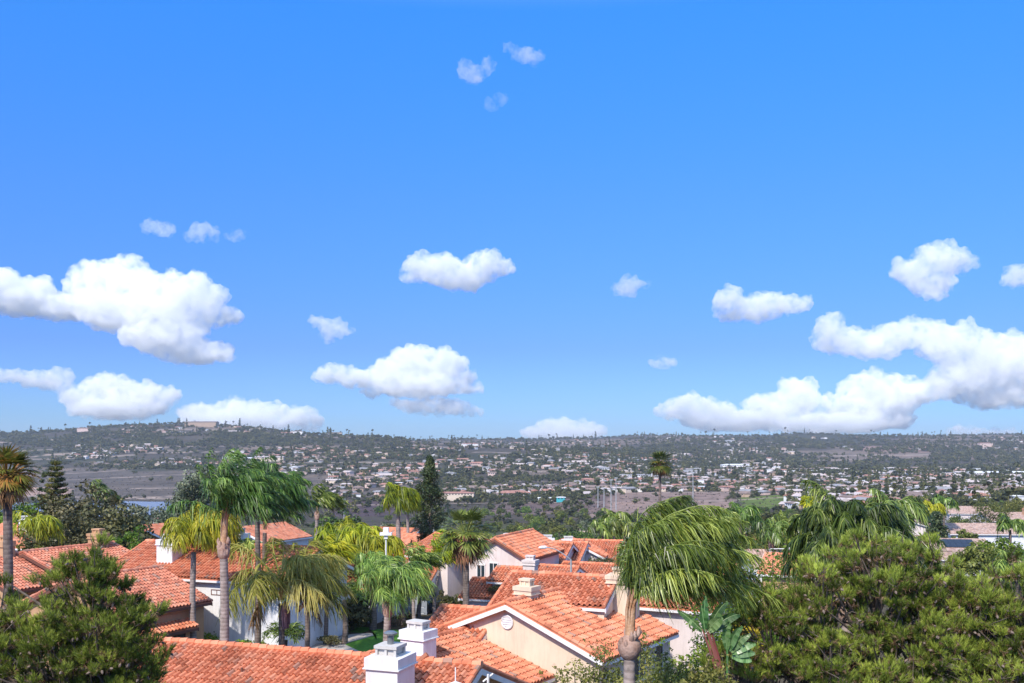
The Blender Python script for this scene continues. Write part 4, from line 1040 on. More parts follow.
    b, z = pal(37, 534, 85)
    Q('queen_palm', b, z, 'yellowing palm in front of the white chimney at far left', 'queen_yellow', 'palm_bark_dark', .2, 2.6, 15, 40, wind=.25, leaf=.8, n=30, wid=.09, bulb=0, sheath=.5, hang=1.3, grav=1.4, tint=.7, up=.6, rad=.06)
    b, z = pal(96, 503, 130)
    Q('queen_palm', b, z, 'palm crown bent over the dark oak toward the lake', 'queen', 'palm_bark', .2, 3.2, 16, 41, wind=1.2, leaf=.9, n=30, wid=.14, bulb=0, sheath=.5, hang=1.2, grav=.9, tint=.35, up=.5, rad=.07)
    b, z = pal(772, 548, 92)
    Q('queen_palm', b, z, 'palm with orange leaf stalks beside the white boundary building', 'queen', 'palm_bark', .22, 2.2, 16, 42, wind=.2, leaf=.7, n=30, wid=.09, bulb=1.3, sheath=1.5, hang=1.2, grav=1.3, tint=.5, up=.5, rad=.06)
    b, z = pal(808, 509, 100)
    Q('queen_palm', b, z, 'lone bright lime green tuft palm above the shrubs right of the big palm', 'queen_yellow', 'palm_bark', .22, .8, 16, 43, wind=.0, leaf=.6, n=26, wid=.14, bulb=0, sheath=.3, hang=.6, grav=.9, tint=.8, up=1.1, rad=.06, spear=False)
    for i, (px, py, Y, t, lab) in enumerate([(603, 533, 130, .35, 'bushy dark palm left of the big windblown crown, beyond the red roofs'), (614, 524, 140, .5, 'taller of the bushy palms just left of the big windblown crown'), (625, 535, 125, .6, 'lighter bushy palm touching the left edge of the big windblown crown'),
            (740, 520, 120, .4, 'green palm beside the tall slim pink chimney'), (786, 532, 105, .45, 'fuller green palm right of the orange stalked one'), (893, 520, 75, .6, 'palm with arching plumes at the right end of the dark windblown crown'), (826, 526, 95, .5, 'fresh green palm behind the lime green tuft'),
            (932, 512, 190, .8, 'yellow green palm above the dark cone shaped conifer'), (944, 506, 200, .5, 'green palm behind the yellow one over the brown gables'), (1010, 530, 140, .5, 'feathery green palm in front of the long brown roof'), (1018, 578, 80, .6, 'palm plume poking out between the pine tops at right edge')]):
        b, z = pal(px, py, Y); s = Y/100
        Q('queen_palm', b, z, lab, 'queen_yellow' if t > .65 else 'queen', 'palm_bark_dark', .2, 2.9, 16, 50+i, wind=.4, leaf=.85, n=28, wid=.12*s, bulb=0, sheath=.4, hang=1.2, grav=1.2, tint=t, up=.6, rad=.06, spear=False, group='palms beyond the red roofs')
    # low date palms and cycads
    for i, (px, py, Y, L, lab) in enumerate([(403, 596, 86, 2.0, 'short dark date palm behind the dark windblown palm'), (419, 598, 88, 1.8, 'short date palm next to the garage by the car'), (233, 590, 77, 1.6, 'short palm against the white two storey wall'), (214, 588, 78, 1.2, 'smaller short palm left of the thick grey trunk'), (345, 600, 78, 2.6, 'date palm at the end of the white garage'),
            (285, 640, 66, 1.6, 'dark cycad under the bleached torn palm'), (272, 600, 74, 1.8, 'dark low palm beneath the slim dark pair'), (358, 604, 86, 2.0, 'low date palm on the lawn edge')]):
        b, z = pal(px, py, Y); b = (b[0], b[1], min(b[2], z-.5))
        Q('date_palm', b, z, lab, 'queen', 'palm_bark_dark', .2, L, 20, 70+i, wind=.1, leaf=.5, n=26, wid=.06, bulb=0, sheath=.2, hang=.3, grav=.9, tint=.35, up=.6, rad=.04, spear=False, group='short garden palms', spread=1.0)
    # fan palms
    b, z = pal(11, 474, 41)
    fan_palm('fan_palm', b, z, 'tall bronzed fan palm with dead fronds at the left edge', .19, 1.05, 44, 1, 'fan_bronze', 'palm_bark_dark', 16, wid=.07, blades_n=22, lean=(-.15, 0))
    b, z = pal(466, 533, 82)
    fan_palm('fan_palm', b, z, 'fan palm with a brown dead skirt in front of the rose white house', .26, 2.1, 42, 2, 'fan', 'palm_bark_dark', 22, wid=.14, blades_n=16, tint=.55)
    b, z = pal(660, 463, 118)
    fan_palm('fan_palm', b, z, 'slender dark fan palm sticking up above the big windblown crown', .16, 1.5, 34, 3, 'fan_bronze', 'palm_bark_dark', 10, wid=.13, blades_n=12, tint=.25)
    # broadleaf and conifers
    g = 'trees between the red roofs'
    for i, (px, py0, py1, Y, R, mat, nc, leaf, label) in enumerate([
        (78, 500, 548, 108, 5.3, 'oak', 110, .46, 'broad dark oak above the tan house chimney'), (108, 510, 548, 100, 4.0, 'oak', 80, .44, 'lower dark oak right of the broad one'), (60, 512, 545, 96, 3.2, 'oak', 44, .34, 'dark oak in front of the slender norfolk pine'),
        (130, 531, 562, 92, 2.4, 'bright', 36, .28, 'bright green bushy tree below the lake'), (16, 497, 540, 120, 3.2, 'bright', 40, .3, 'light green tree behind the bronzed fan palm'), (3, 505, 540, 130, 3.0, 'olive', 40, .3, 'olive green tree at the left edge'),
        (28, 538, 570, 84, 2.8, 'olive', 40, .28, 'olive tree left of the tan gable'), (42, 470, 505, 135, 1.5, 'cyp', 22, .3, 'small dark tree tight to the norfolk pine'), (45, 492, 520, 128, 2.6, 'olive', 34, .3, 'light olive tree at the foot of the norfolk pine'),
        (350, 552, 590, 90, 2.6, 'olive', 40, .28, 'rounded pale leaved tree under the yellow green palm cluster'), (330, 590, 620, 86, 2.0, 'olive', 30, .28, 'garden tree behind the white garage'),
        (352, 600, 628, 84, 2.0, 'oak', 30, .28, 'dark garden tree at the back of the lawn'), (448, 598, 610, 92, .9, 'oak', 12, .25, 'dark shrub tree against the rose white wall')]):
        c0 = P(px, py0, Y); gr = gz(c0[0], Y); H = c0[2]-gr
        rng = np.random.default_rng(200+i)
        make_tree('broadleaf_tree', label, 'tree', g, (c0[0], Y, gr), rng, mat, R=R, H=H, trunk_h=H*.15, nclump=nc*2, nleaf=60, leaf=leaf, clump_r=R*.24, r=.22)
    for i, (px, py0, py1, Y, R, mat, label) in enumerate([
        (1000, 541, 562, 128, 3.2, 'bright', 'bright spreading tree in front of the long brown roof'), (978, 545, 562, 122, 2.6, 'olive', 'olive bush tree left of the bright spreading one'), (1020, 556, 575, 118, 2.4, 'bright', 'bright bush tree at the right edge above the pines'), (968, 531, 545, 190, 2.2, 'olive', 'small olive tree against the long brown roof'),
        (915, 556, 570, 120, 1.8, 'olive', 'olive bush in front of the low cream wall'), (893, 520, 545, 165, 3.6, 'olive', 'olive tree left of the brown gables'), (880, 510, 540, 180, 4.4, 'midleaf', 'green tree beyond the dark windblown crown'), (960, 515, 530, 255, 4.0, 'midleaf', 'dark green tree behind the brown gables'), (990, 502, 520, 270, 4.6, 'olive', 'broad tree behind the long brown roof'),
        (925, 498, 522, 250, 4.4, 'midleaf', 'dark broad tree above the yellow green palm'), (1015, 500, 518, 300, 4.6, 'olive', 'broad tree near the rust roofed house'), (950, 578, 590, 100, 2.0, 'olive', 'olive bush below the pink stucco house'),
        (760, 528, 560, 118, 3.6, 'olive', 'rounded tree behind the white boundary building'), (745, 545, 570, 100, 3.0, 'midleaf', 'green tree left of the orange stalked palm'), (795, 522, 552, 110, 3.4, 'midleaf', 'green tree below the lime tuft palm'), (822, 525, 560, 90, 3.2, 'bright', 'light green tree left of the dark windblown crown'), (735, 510, 540, 150, 4.4, 'midleaf', 'wide green tree beyond the slim pink chimney')]):
        c0 = P(px, py0, Y); gr = min(gz(c0[0], Y), c0[2]-2.5); H = c0[2]-gr
        rng = np.random.default_rng(260+i)
        make_tree('broadleaf_tree', label, 'tree', 'garden trees at the right', (c0[0], Y, gr), rng, mat, R=R, H=H, trunk_h=H*.12, nclump=70, nleaf=55, leaf=.38, clump_r=R*.27, r=.2)
    rng = np.random.default_rng(300)
    c0 = P(187, 466, 150); gr = gz(c0[0], 150)
    make_tree('eucalyptus', 'loose grey green eucalyptus beside the lake', 'tree', g, (c0[0], 150, gr), rng, 'euc', R=4.6, H=c0[2]-gr, trunk_h=4, nclump=150, nleaf=46, leaf=.42, clump_r=1.1, r=.4, kind='tall')
    c0 = P(208, 478, 158); gr = gz(c0[0], 158)
    make_tree('eucalyptus', 'smaller grey green eucalyptus left of the tall dark palms', 'tree', g, (c0[0], 158, gr), rng, 'euc', R=3.6, H=c0[2]-gr, trunk_h=4, nclump=110, nleaf=46, leaf=.42, clump_r=1.0, r=.4, kind='tall')
    c0 = P(56, 455, 122); gr = gz(c0[0], 122); norfolk((c0[0], 122, gr), c0[2]-gr, 2.9, 'tiered norfolk pine rising above the dark oak')
    c0 = P(430, 458, 112); gr = gz(c0[0], 112); cypress((c0[0], 112, gr), c0[2]-gr, 2.0, 'tall narrow dark cypress right of the yellow mop headed palm')
    c0 = P(936, 513, 172); gr = gz(c0[0], 172)
    make_tree('conifer', 'dark cone shaped conifer in front of the brown gables', 'tree', g, (c0[0], 172, gr), rng, 'cyp', R=3.0, H=c0[2]-gr, trunk_h=.6, nclump=110, nleaf=50, leaf=.4, clump_r=.8, r=.3, kind='cone')
    # pines at the bottom
    pine('pine_tree', (-9.6, 23.5, 2.4), 'left pine with bright upright needle tufts filling the lower left corner',
         [(-9.9, 23.5, 11.5, 1.35, 1.2, 1.7), (-9.3, 23.4, 10.9, 1.15, 1.2, 1.4), (-10.9, 23.4, 10.7, 1.1, 1.1, 1.3), (-9.2, 23.3, 10.0, 1.25, 1.2, 1.2), (-10.3, 23.0, 9.9, 2.0, 1.3, 1.5), (-12.2, 23.8, 11.2, .5, .7, .95), (-11.9, 23.0, 10.0, 1.2, 1.2, 1.4), (-9.0, 22.8, 9.4, 1.1, 1.0, .9)], 1, 1.7)
    pine('pine_tree', (9.2, 25.5, 2.2), 'wide olive green pine in the lower right, left part',
         [(9.3, 25.5, 11.5, 1.9, 1.6, 1.75), (10.6, 25.6, 11.0, 1.5, 1.5, 1.7), (7.8, 25.2, 10.8, 1.4, 1.3, 1.5), (6.6, 25.2, 10.5, 1.3, 1.2, 1.3), (7.9, 24.8, 9.4, 2.2, 1.6, 1.5), (10.4, 25.0, 10.0, 1.8, 1.5, 1.6), (5.6, 25.0, 9.6, 1.1, 1.0, 1.1), (9.6, 24.2, 9.2, 1.6, 1.0, 1.2)], 2, 1.55)
    pine('pine_tree', (12.9, 24.5, 2.3), 'pine crown at the right edge with a bare pale branch',
         [(12.6, 24.5, 11.1, 1.4, 1.4, 1.5), (11.5, 24.8, 10.7, 1.2, 1.4, 1.4), (13.3, 24.0, 9.9, 1.6, 1.5, 1.6), (11.9, 23.8, 9.4, 1.6, 1.3, 1.4), (10.5, 24.6, 10.4, 1.1, 1.0, 1.1), (12.4, 23.6, 10.4, .9, .8, .9)], 3, 1.55)
    # shrubs round the big palm
    g = 'garden shrubs in front of the cream house'
    def sh(px, py, Y, H, lab, mat, R, n, leaf, tint=.5, sprigs=0, seed=1, name='shrub', cr=.3, per=50):
        c = P(px, py, Y); shrub(name, (c[0], Y, c[2]-H), lab, g, seed, mat, R, H, n, leaf, per, cr, 'shrub', sprigs, tint)
    sh(600, 652, 30, 2.6, 'small leaved reddish shrub against the cream gable wall', 'olive', 1.1, 60, .10, .55, 26, 1)
    sh(655, 652, 29, 2.6, 'yellow green shrub right of the big palm trunk', 'olive', 1.2, 70, .10, .65, 20, 2)
    sh(690, 648, 31, 2.8, 'dense yellow green shrub under the paddle leaved plant', 'bright', 1.3, 70, .11, .6, 10, 3)
    sh(738, 566, 34, 5.5, 'tall yellow green hedge tree between the big palm and the pine', 'bright', 1.6, 150, .12, .55, 10, 4, cr=.38)
    sh(768, 560, 36, 6., 'taller light green hedge tree touching the right pine', 'bright', 1.5, 140, .12, .45, 6, 5, cr=.38)
    sh(800, 556, 38, 6., 'light green hedge tree behind the right pine', 'olive', 1.6, 140, .13, .6, 6, 6, cr=.38)
    sh(745, 610, 32, 1.5, 'yellow flowering shrub beside the paddle leaves', 'yellow', .45, 20, .09, .5, 4, 7, cr=.2)
    sh(575, 668, 28, 2., 'low shrub at the bottom edge below the cream wall', 'olive', 1.0, 50, .10, .5, 16, 8)
    sh(640, 672, 27, 2., 'low light green shrub at the bottom edge by the palm trunk', 'olive', 1.1, 60, .10, .7, 16, 9)
    sh(705, 668, 27, 2.2, 'low olive shrub at the bottom edge left of the pine', 'olive', 1.2, 60, .10, .5, 10, 10)
    sh(712, 668, 22.4, 1.5, 'leafy shrub hiding the foot of the paddle leaved plant', 'olive', .75, 60, .09, .5, 12, 12, cr=.22)
    bird_of_paradise(P(716, 662, 23.2), 'giant paddle leaved plant with red stalks beside the big palm')
    g = 'low hedges round the near houses'
    k = 0
    for px, py, Y, R, H, mat, lab in [(205, 641, 74, 1.2, 1.0, 'bright', 'clipped green hedge at the foot of the white wall'), (222, 637, 76, 1.1, 1.3, 'oak', 'dark shrub between the grey palm trunks'), (258, 648, 68, 1.3, .7, 'bright', 'light green low shrub by the slim dark palm trunks'), (240, 646, 72, 1.0, .8, 'bright', 'small green shrub against the base of the white wall'),
            (348, 626, 84, 1.5, 1.3, 'oak', 'dark hedge at the far edge of the lawn'), (360, 622, 88, 1.4, 1.4, 'oak', 'hedge behind the lawn palm'), (398, 620, 86, 1.6, 1.5, 'oak', 'dark hedge right of the lawn'), (330, 640, 77, .9, .4, 'oak', 'low dark planting at the white garage corner'),
            (442, 600, 93, 1.3, 1.5, 'oak', 'dark shrub behind the parked silver car'), (456, 601, 93, 1.1, 1.0, 'olive', 'pale shrub at the base of the rose white wall'), (495, 553, 97, .8, 1.3, 'bright', 'lime shrub on the rose white gable roof edge'),
            (500, 589, 90, 1.0, .6, 'oak', 'green patch of shrubs behind the stepped red wing'), (602, 561, 108, 1.6, .7, 'oak', 'dark shrub under the far red roof')]:
        c = P(px, py, Y); k += 1
        shrub('hedge_shrub', (c[0], Y, c[2]-H*.5), lab, g, 40+k, mat, R, H, 26, .16, 40, .3)

def street_items():
    # lamp with curved arm
    def lamp(px, Y, ytop, xarm, yarm, label):
        c = P(px, ytop, Y); e = P(xarm, yarm, Y-.5); g = gz(c[0], Y)
        r = thing('street_lamp', (c[0], Y, g), label, 'street lamp', 'street lamps of the estate')
        m = MB(); m.tube([(c[0], Y, g), c], [.11, .08], 8); m.tube([(c[0], Y, g), (c[0], Y, g+.4)], .18, 8)
        s = np.linspace(0, 1, 9)[:, None]; rise = abs(e[0]-c[0])*.42
        arc = c+(e-c)*s; arc[:, 2] = c[2]+(e[2]-c[2])*np.sin(s[:, 0]*np.pi/2)
        m.obj('pole', ['pole'], r, (c[0], Y, g)); m = MB(); m.tube(arc, .055, 6); m.obj('arm', ['pole'], r, (c[0], Y, g))
        m = MB(); d = unit(e-c); d[2] = 0; m.tube([e-d*.1, e+d*.1+[0, 0, .02], e+d*.5+[0, 0, .02], e+d*.75], [.07, .15, .14, .05], 8)
        m.obj('lamp_head', ['trim'], r, (c[0], Y, g))
    lamp(571, 88, 560, 546, 547.5, 'curved arm street lamp above the broad red roofs')
    lamp(770, 88, 549, 787, 549, 'curved arm street lamp right of the orange stalked palm')
    c = P(386, 534, 84); g = gz(c[0], 84); r = thing('street_lamp', (c[0], 84, g), 'post lamp with a white square head between the palms', 'street lamp')
    m = MB(); m.tube([(c[0], 84, g), c], [.1, .06], 8); m.obj('pole', ['trim'], r, (c[0], 84, g))
    m = MB(); m.box(-.5, -.3, -.1, .5, .3, .12, 0, lambda v: v+c); m.box(-.22, -.2, .12, .22, .2, .55, 0, lambda v: v+c); m.box(-.15, -.15, -.4, .15, .15, -.1, 0, lambda v: v+c); m.obj('lamp_head', ['trim'], r, (c[0], 84, g))
    # far light poles
    for px, y0, y1, Y, lab in [(344, 499, 524, 420, 'tall thin pole before the dark field'), (693, 473, 500, 800, 'pale pole beside the dirt mound'), (124, 505, 520, 600, 'thin pole standing by the lake shore'), (611, 480, 505, 780, 'pale post left of the big palm crown, first of three'), (616, 478, 505, 800, 'pale post left of the big palm crown, thickest of three'), (604, 488, 505, 760, 'shortest pale post left of the big palm crown'), (598, 487, 503, 900, 'grey post at the edge of the dirt ground')]:
        c = P(px, y0, Y); g = P(px, y1, Y)[2]-4; r = thing('light_pole', (c[0], Y, g), lab, 'pole', 'tall poles in the valley')
        m = MB(); w = Y*.0005; m.tube([(c[0], Y, g), c], [w*1.1, w*.7], 6); m.obj('pole', ['pole'], r, (c[0], Y, g)); m = MB(); m.box(-w*3, -w, -w, w*3, w, w, 0, lambda v: v+c); m.obj('lamp_head', ['pole'], r, (c[0], Y, g))
    # car
    paint = mat_plain('silver_car_paint', (.10, .11, .12), .25, .05, 3, .6, spec=.6); tyre = mat_plain('tyre_rubber', (.02, .02, .02), .8); M['lamp_glass'] = mat_plain('lamp_glass', (.6, .6, .58), .2, .1)
    c = P(435, 609, 94); g = gz(c[0], 94); root = thing('parked_car', (c[0], 94, g), 'dark silver hatchback parked beside the rose white wall', 'car', rz=math.radians(18))
    prof = [(-2.1, .35), (-2.15, .75), (-1.95, 1.0), (-1.2, 1.06), (-.55, 1.44), (.9, 1.47), (1.75, 1.08), (2.08, 1.0), (2.15, .6), (2.1, .35)]
    m = MB(); n = len(prof); V = []
    for y, s in ((-.86, 1), (-.78, 1), (.78, 1), (.86, 1)):
        for x, z in prof: V.append((x, y*(.84 if z > 1.2 else 1), z if abs(y) < .8 else min(z, z*.985)))
    f = []
    for k in range(3):
        for i in range(n): f.append([k*n+i, k*n+(i+1) % n, (k+1)*n+(i+1) % n, (k+1)*n+i])
    m.add(V, f); 
    for k in (0, 3):
        cen = len(V); 
        m.add([V[k*n+i] for i in range(n)]+[(0, V[k*n][1], .7)], [[i, (i+1) % n, n, n] for i in range(n)])
    m.obj('body', [paint], root)
    m = MB()
    for s in (-1, 1):
        y = s*.755; m.add([(-1.1, s*.875, 1.04), (1.6, s*.875, 1.06), (.85, y, 1.42), (-.5, y, 1.40)], [[0, 1, 2, 3]])
    m.add([(-1.24, -.7, 1.09), (-1.24, .7, 1.09), (-.60, .64, 1.44), (-.60, -.64, 1.44)], [[0, 1, 2, 3]]); m.add([(1.78, -.7, 1.12), (1.78, .7, 1.12), (.96, .64, 1.47), (.96, -.64, 1.47)], [[0, 1, 2, 3]])
    m.obj('window', ['glass'], root)
    for x in (-1.35, 1.35):
        for s in (-1, 1):
            m = MB(); m.tube([(x, s*.68, .33), (x, s*.9, .33)], .33, 14); w = m.obj('wheel', [tyre], root)
            m = MB(); m.tube([(x, s*.9, .33), (x, s*.915, .33)], .2, 10); q = m.obj('rim', ['metal'], None); q.parent = w
    for s in (-1, 1):
        m = MB(); m.box(-2.17, s*.6-.17, .68, -2.1, s*.6+.17, .82); m.obj('headlight', ['lamp_glass'], root)

# ------------------------------------------------------------------ the valley and the hills
def area_phrase(px, Y):
    if Y < 330: band = 'on the near slope'
    elif Y < 700: band = 'on the lower slope'
    elif Y < 1150: band = 'on the valley floor'
    elif Y < 1750: band = 'across the valley'
    elif Y < 2350: band = 'on the lower far hillside'
    else: band = 'high on the far hillside'
    names = [(110, 'left of the lake'), (200, 'beyond the lake'), (300, 'above the dark windblown palms'), (400, 'right of the dark windblown palms'), (470, 'around the tall cypress'), (590, 'between cypress and big palm'), (690, 'behind the big palm crown'), (790, 'by the dirt mound'), (900, 'above the right palm'), (2000, 'near the right edge')]
    for lim, s in names:
        if px < lim: return band+' '+s
    return band
def valley():
    rng = np.random.default_rng(42)
    # houses
    Z = [ # px0 px1 py0 py1 n walls roofs
        (10, 240, 446, 467, 120, (.35, .3, .2, .15), (.25, .35, .15, .2, .05)), (70, 420, 425, 437, 46, (.3, .3, .3, .1), (.3, .3, .2, .15, .05)), (230, 425, 448, 500, 170, (.2, .25, .35, .2), (.4, .3, .1, .15, .05)),
        (380, 640, 441, 499, 330, (.3, .25, .3, .15), (.3, .3, .2, .15, .05)), (640, 1024, 437, 450, 70, (.5, .2, .2, .1), (.2, .25, .25, .25, .05)), (600, 800, 448, 470, 110, (.45, .2, .25, .1), (.15, .3, .2, .25, .1)),
        (600, 760, 468, 497, 130, (.4, .2, .3, .1), (.25, .3, .2, .2, .05)), (740, 1024, 469, 509, 400, (.45, .15, .3, .1), (.2, .25, .15, .28, .12)), (850, 1040, 472, 506, 90, (.9, .1, 0, 0), (0, 0, .1, .2, .7)),
        (230, 330, 450, 462, 8, (.8, .2, 0, 0), (0, .2, .2, .3, .3)), (480, 600, 488, 500, 30, (.5, .2, .3, 0), (.3, .3, .2, .2, 0)), (30, 180, 515, 535, 6, (.4, .2, .3, .1), (.8, .2, 0, 0, 0)), (560, 800, 512, 540, 8, (.4, .2, .3, .1), (.8, .2, 0, 0, 0)), (840, 1024, 500, 520, 26, (.4, .2, .3, .1), (.4, .5, .1, 0, 0))]
    allh = []
    cell = {}
    for (a, b, c, d, n, ww, rr) in Z:
        px = rng.uniform(a, b, n*5); py = rng.uniform(c, d, n*5)
        x, y, ok = screen_to_ground(px, py, 240 if c > 505 else 640)
        cnt = 0
        for i in range(len(px)):
            if not ok[i] or cnt >= n: continue
            md = 14.5 if y[i] < 1400 else 14
            ci = (int(x[i]//25), int(y[i]//25)); bad = False
            for dx in (-1, 0, 1):
                for dy in (-1, 0, 1):
                    for q in cell.get((ci[0]+dx, ci[1]+dy), []):
                        if (q[0]-x[i])**2+(q[1]-y[i])**2 < md*md: bad = True
            if bad: continue
            if c < 505 and vnoise(x[i:i+1], y[i:i+1], 230, 77)[0]*.6+vnoise(x[i:i+1], y[i:i+1], 90, 78)[0]*.4 < (.34 if c >= 468 else .46): continue
            if 742 < px[i] < 792 and 780 < y[i] < 1010: continue
            if 590 < px[i] < 745 and 700 < y[i] < 1150: continue
            if y[i] > 1050 and y[i] < 1500 and px[i] < 330: continue
            cell.setdefault(ci, []).append((x[i], y[i])); cnt += 1
            allh.append((y[i], x[i], px[i], int(rng.choice(4, p=ww)), int(rng.choice(5, p=rr)), c))
    allh.sort()
    WN = [w for w, _ in WALLC]; RN = [r for r, _ in ROOFC]
    stuffW = [MB() for _ in WN]; stuffR = [MB() for _ in RN]
    NIND = 262
    for i, (y, x, px, wi, ri, c) in enumerate(allh):
        mobile = (ri == 4)
        l = rng.uniform(11, 17); w = rng.uniform(8, 10.5); hh = rng.uniform(2.8, 5.2); p = rng.uniform(.25, .4)
        if rng.random() < .06: l, w = rng.uniform(22, 38), rng.uniform(12, 16)
        if mobile: l, w, hh, p = rng.uniform(15, 22), 7, 3.2, .12
        rz = rng.choice([0, 0, math.pi/2])+rng.normal(0, .35)
        wm, rm = house_mesh(w, l, hh, p, rng, (rng.random() < .45) and not mobile)
        zz = float(gz(x, y))
        if i < NIND:
            ap = area_phrase(px, y)
            big = 'two storey' if hh > 4.3 else 'low'
            lab = f'{big} {WN[wi]} {RN[ri]}d house {ap}'.replace('red tiled', 'red-tiled').replace('browned', 'brown-roofed').replace('greyd', 'grey-roofed').replace('paled', 'pale-roofed').replace('whited', 'white-roofed').replace('two storey', 'two-storey')
            root = thing('house', (x, y, zz), lab, 'house', 'houses '+ap, rz)
            wm.obj('wall', ['farwall_'+WN[wi], 'farwin'], root); rm.obj('roof', ['farroof_'+RN[ri]], root)
        else:
            ca, sa = math.cos(rz), math.sin(rz)
            for src, dst in ((wm, stuffW[wi]), (rm, stuffR[ri])):
                for v, f, m_ in zip(src.v, src.f, src.m):
                    pass
                V = np.concatenate(src.v); F = np.concatenate(src.f); mi = np.concatenate(src.m)
                V = np.stack([x+V[:, 0]*ca-V[:, 1]*sa, y+V[:, 0]*sa+V[:, 1]*ca, zz+V[:, 2]], 1)
                dst.add(V, F, 0) if not mi.any() else dst.add(V, F, mi)
    # one mesh for the rest
    al = MB(); mats = []
    for k, s in enumerate(stuffW):
        if s.n: al.add(np.concatenate(s.v), np.concatenate(s.f), np.where(np.concatenate(s.m) > 0, len(WN)+len(RN), k))
    for k, s in enumerate(stuffR):
        if s.n: al.add(np.concatenate(s.v), np.concatenate(s.f), len(WN)+k)
    tag(al.obj('far_hillside_houses', ['farwall_'+w for w in WN]+['farroof_'+r for r in RN]+['farwin']), 'countless tiny pale houses scattered over the far hillsides', 'houses', None, 'stuff')
    # larger buildings far off
    for (px, py, Y, L, W, hh, wall, roof, lab) in [(202, 429, 2880, 90, 30, 12, 'tan', 'brown', 'long flat roofed building on the crest of the left hill'), (270, 460, 1950, 56, 20, 9, 'cream', 'pale', 'long cream warehouse above the dark windblown palms'), (246, 459, 1950, 30, 16, 8, 'white', 'white', 'white hall beside the long cream warehouse'), (230, 456, 2000, 26, 16, 8, 'white', 'white', 'smaller white hall left of the long cream warehouse'),
            (561, 488, 1000, 9, 6, 5, 'teal', 'white', 'low building with a teal front left of the big palm crown'), (546, 490, 1010, 16, 10, 4, 'white', 'white', 'wide white shed beside the teal fronted building'), (640, 480, 1500, 34, 16, 8, 'white', 'grey', 'white hall with grey roof at the left of the big palm crown'),
            (735, 470, 1900, 52, 22, 8, 'white', 'white', 'long white warehouse beyond the dirt mound'), (455, 495, 1050, 40, 16, 8, 'cream', 'red tile', 'long cream building right of the tall cypress'), (470, 447, 2400, 40, 20, 8, 'white', 'red tile', 'pale building with red roof near the crest behind the cypress'),
            (985, 446, 3150, 40, 20, 12, 'pink', 'red tile', 'reddish building on the right crest below the tall trees'), (1000, 478, 1500, 90, 26, 6, 'white', 'white', 'long white building at the right edge of the valley'), (900, 470, 2000, 60, 20, 7, 'white', 'pale', 'long pale building in the valley above the right palm'),
            (335, 437, 2850, 40, 16, 8, 'cream', 'brown', 'long cream block on the left ridge'), (297, 438, 2800, 34, 16, 9, 'white', 'brown', 'white block on the left ridge'), (85, 427, 2950, 40, 18, 9, 'pink', 'red tile', 'rosy house on the left crest')]:
        if wall == 'teal': M['farwall_teal'] = mat_plain('teal_wall', (.05, .38, .42), .8)
        c = P(px, py, Y); z = gz(c[0], Y)
        wm, rm = house_mesh(W, L, hh, .14, rng, False)
        root = thing('large_building', (c[0], Y, z), lab, 'building'); wm.obj('wall', ['farwall_'+wall, 'farwin'], root); rm.obj('roof', ['farroof_'+roof], root)
    # trees: prototypes
    protos = []
    for k in range(9):
        r2 = np.random.default_rng(600+k); kind = ['round', 'round', 'round', 'cone', 'round', 'tall', 'round', 'round', 'cone'][k]
        R, H = [(3.4, 6.5), (4.2, 7), (2.8, 6), (1.8, 9), (3.8, 5), (3.2, 11), (2.4, 4.2), (3.8, 8), (1.3, 8)][k]
        nm = ['round_tree', 'round_tree', 'round_tree', 'conifer', 'round_tree', 'eucalyptus', 'round_tree', 'round_tree', 'conifer'][k]
        tk, cr = tree_parts(r2, R, H, H*.12, 70, 30, .62, R*.27, .22, .5, kind)
        des = ['rounded green tree', 'broad green tree', 'small rounded tree', 'dark pointed conifer', 'low spreading tree', 'tall open tree', 'small bushy tree', 'full crowned tree', 'slim dark conifer'][k]
        protos.append((nm, des, tk, cr, kind))
    px = np.concatenate([rng.uniform(-10, 1034, 300), rng.uniform(430, 720, 50), rng.uniform(560, 1034, 90)]); py = np.concatenate([rng.uniform(504, 562, 300), rng.uniform(505, 540, 50), rng.uniform(500, 535, 90)])
    x, y, ok = screen_to_ground(px, py, 128)
    made = {}; cnt = 0; pts = []
    order = rng.permutation(len(px))
    for i in order:
        if not ok[i] or y[i] < 128 or y[i] > 850 or cnt >= 215: continue
        if any((a-x[i])**2+(b-y[i])**2 < (4+y[i]*.012)**2 for a, b in pts): continue
        if any((q[1]-x[i])**2+(q[0]-y[i])**2 < 130 for q in allh if q[0] < 900): continue
        if 105 < px[i] < 185 and y[i] > 420: continue
        if 590 < px[i] < 800 and y[i] > 690: continue
        if px[i] > 870 and y[i] < 235: continue
        k = int(rng.choice(9, p=[.18, .14, .14, .06, .14, .06, .12, .12, .04])); nm, des, tk, cr, kind = protos[k]
        m = ['midleaf', 'midleaf', 'olive', 'cyp', 'midleaf', 'euc', 'midleaf', 'midleaf', 'cyp'][k]
        ap = area_phrase(px[i], y[i]); lab = f'{des} {ap}'; s = rng.uniform(.75, 1.2)*(.62 if px[i] > 800 else 1)
        if (k == 5 and px[i] > 700) or (px[i] > 800 and y[i] < 420): continue
        loc = (x[i], y[i], gz(x[i], y[i]))
        if k in made:
            copy_thing(made[k], loc, rng.uniform(0, 6.28), s, lab, 'trees '+ap)
        else:
            root = thing(nm, loc, lab, 'tree', 'trees '+ap, rng.uniform(0, 6.28)); tk.obj('trunk', ['bark'], root); cr.obj('crown', [m], root); root.scale = (s,)*3
            made[k] = root
        pts.append((x[i], y[i])); cnt += 1
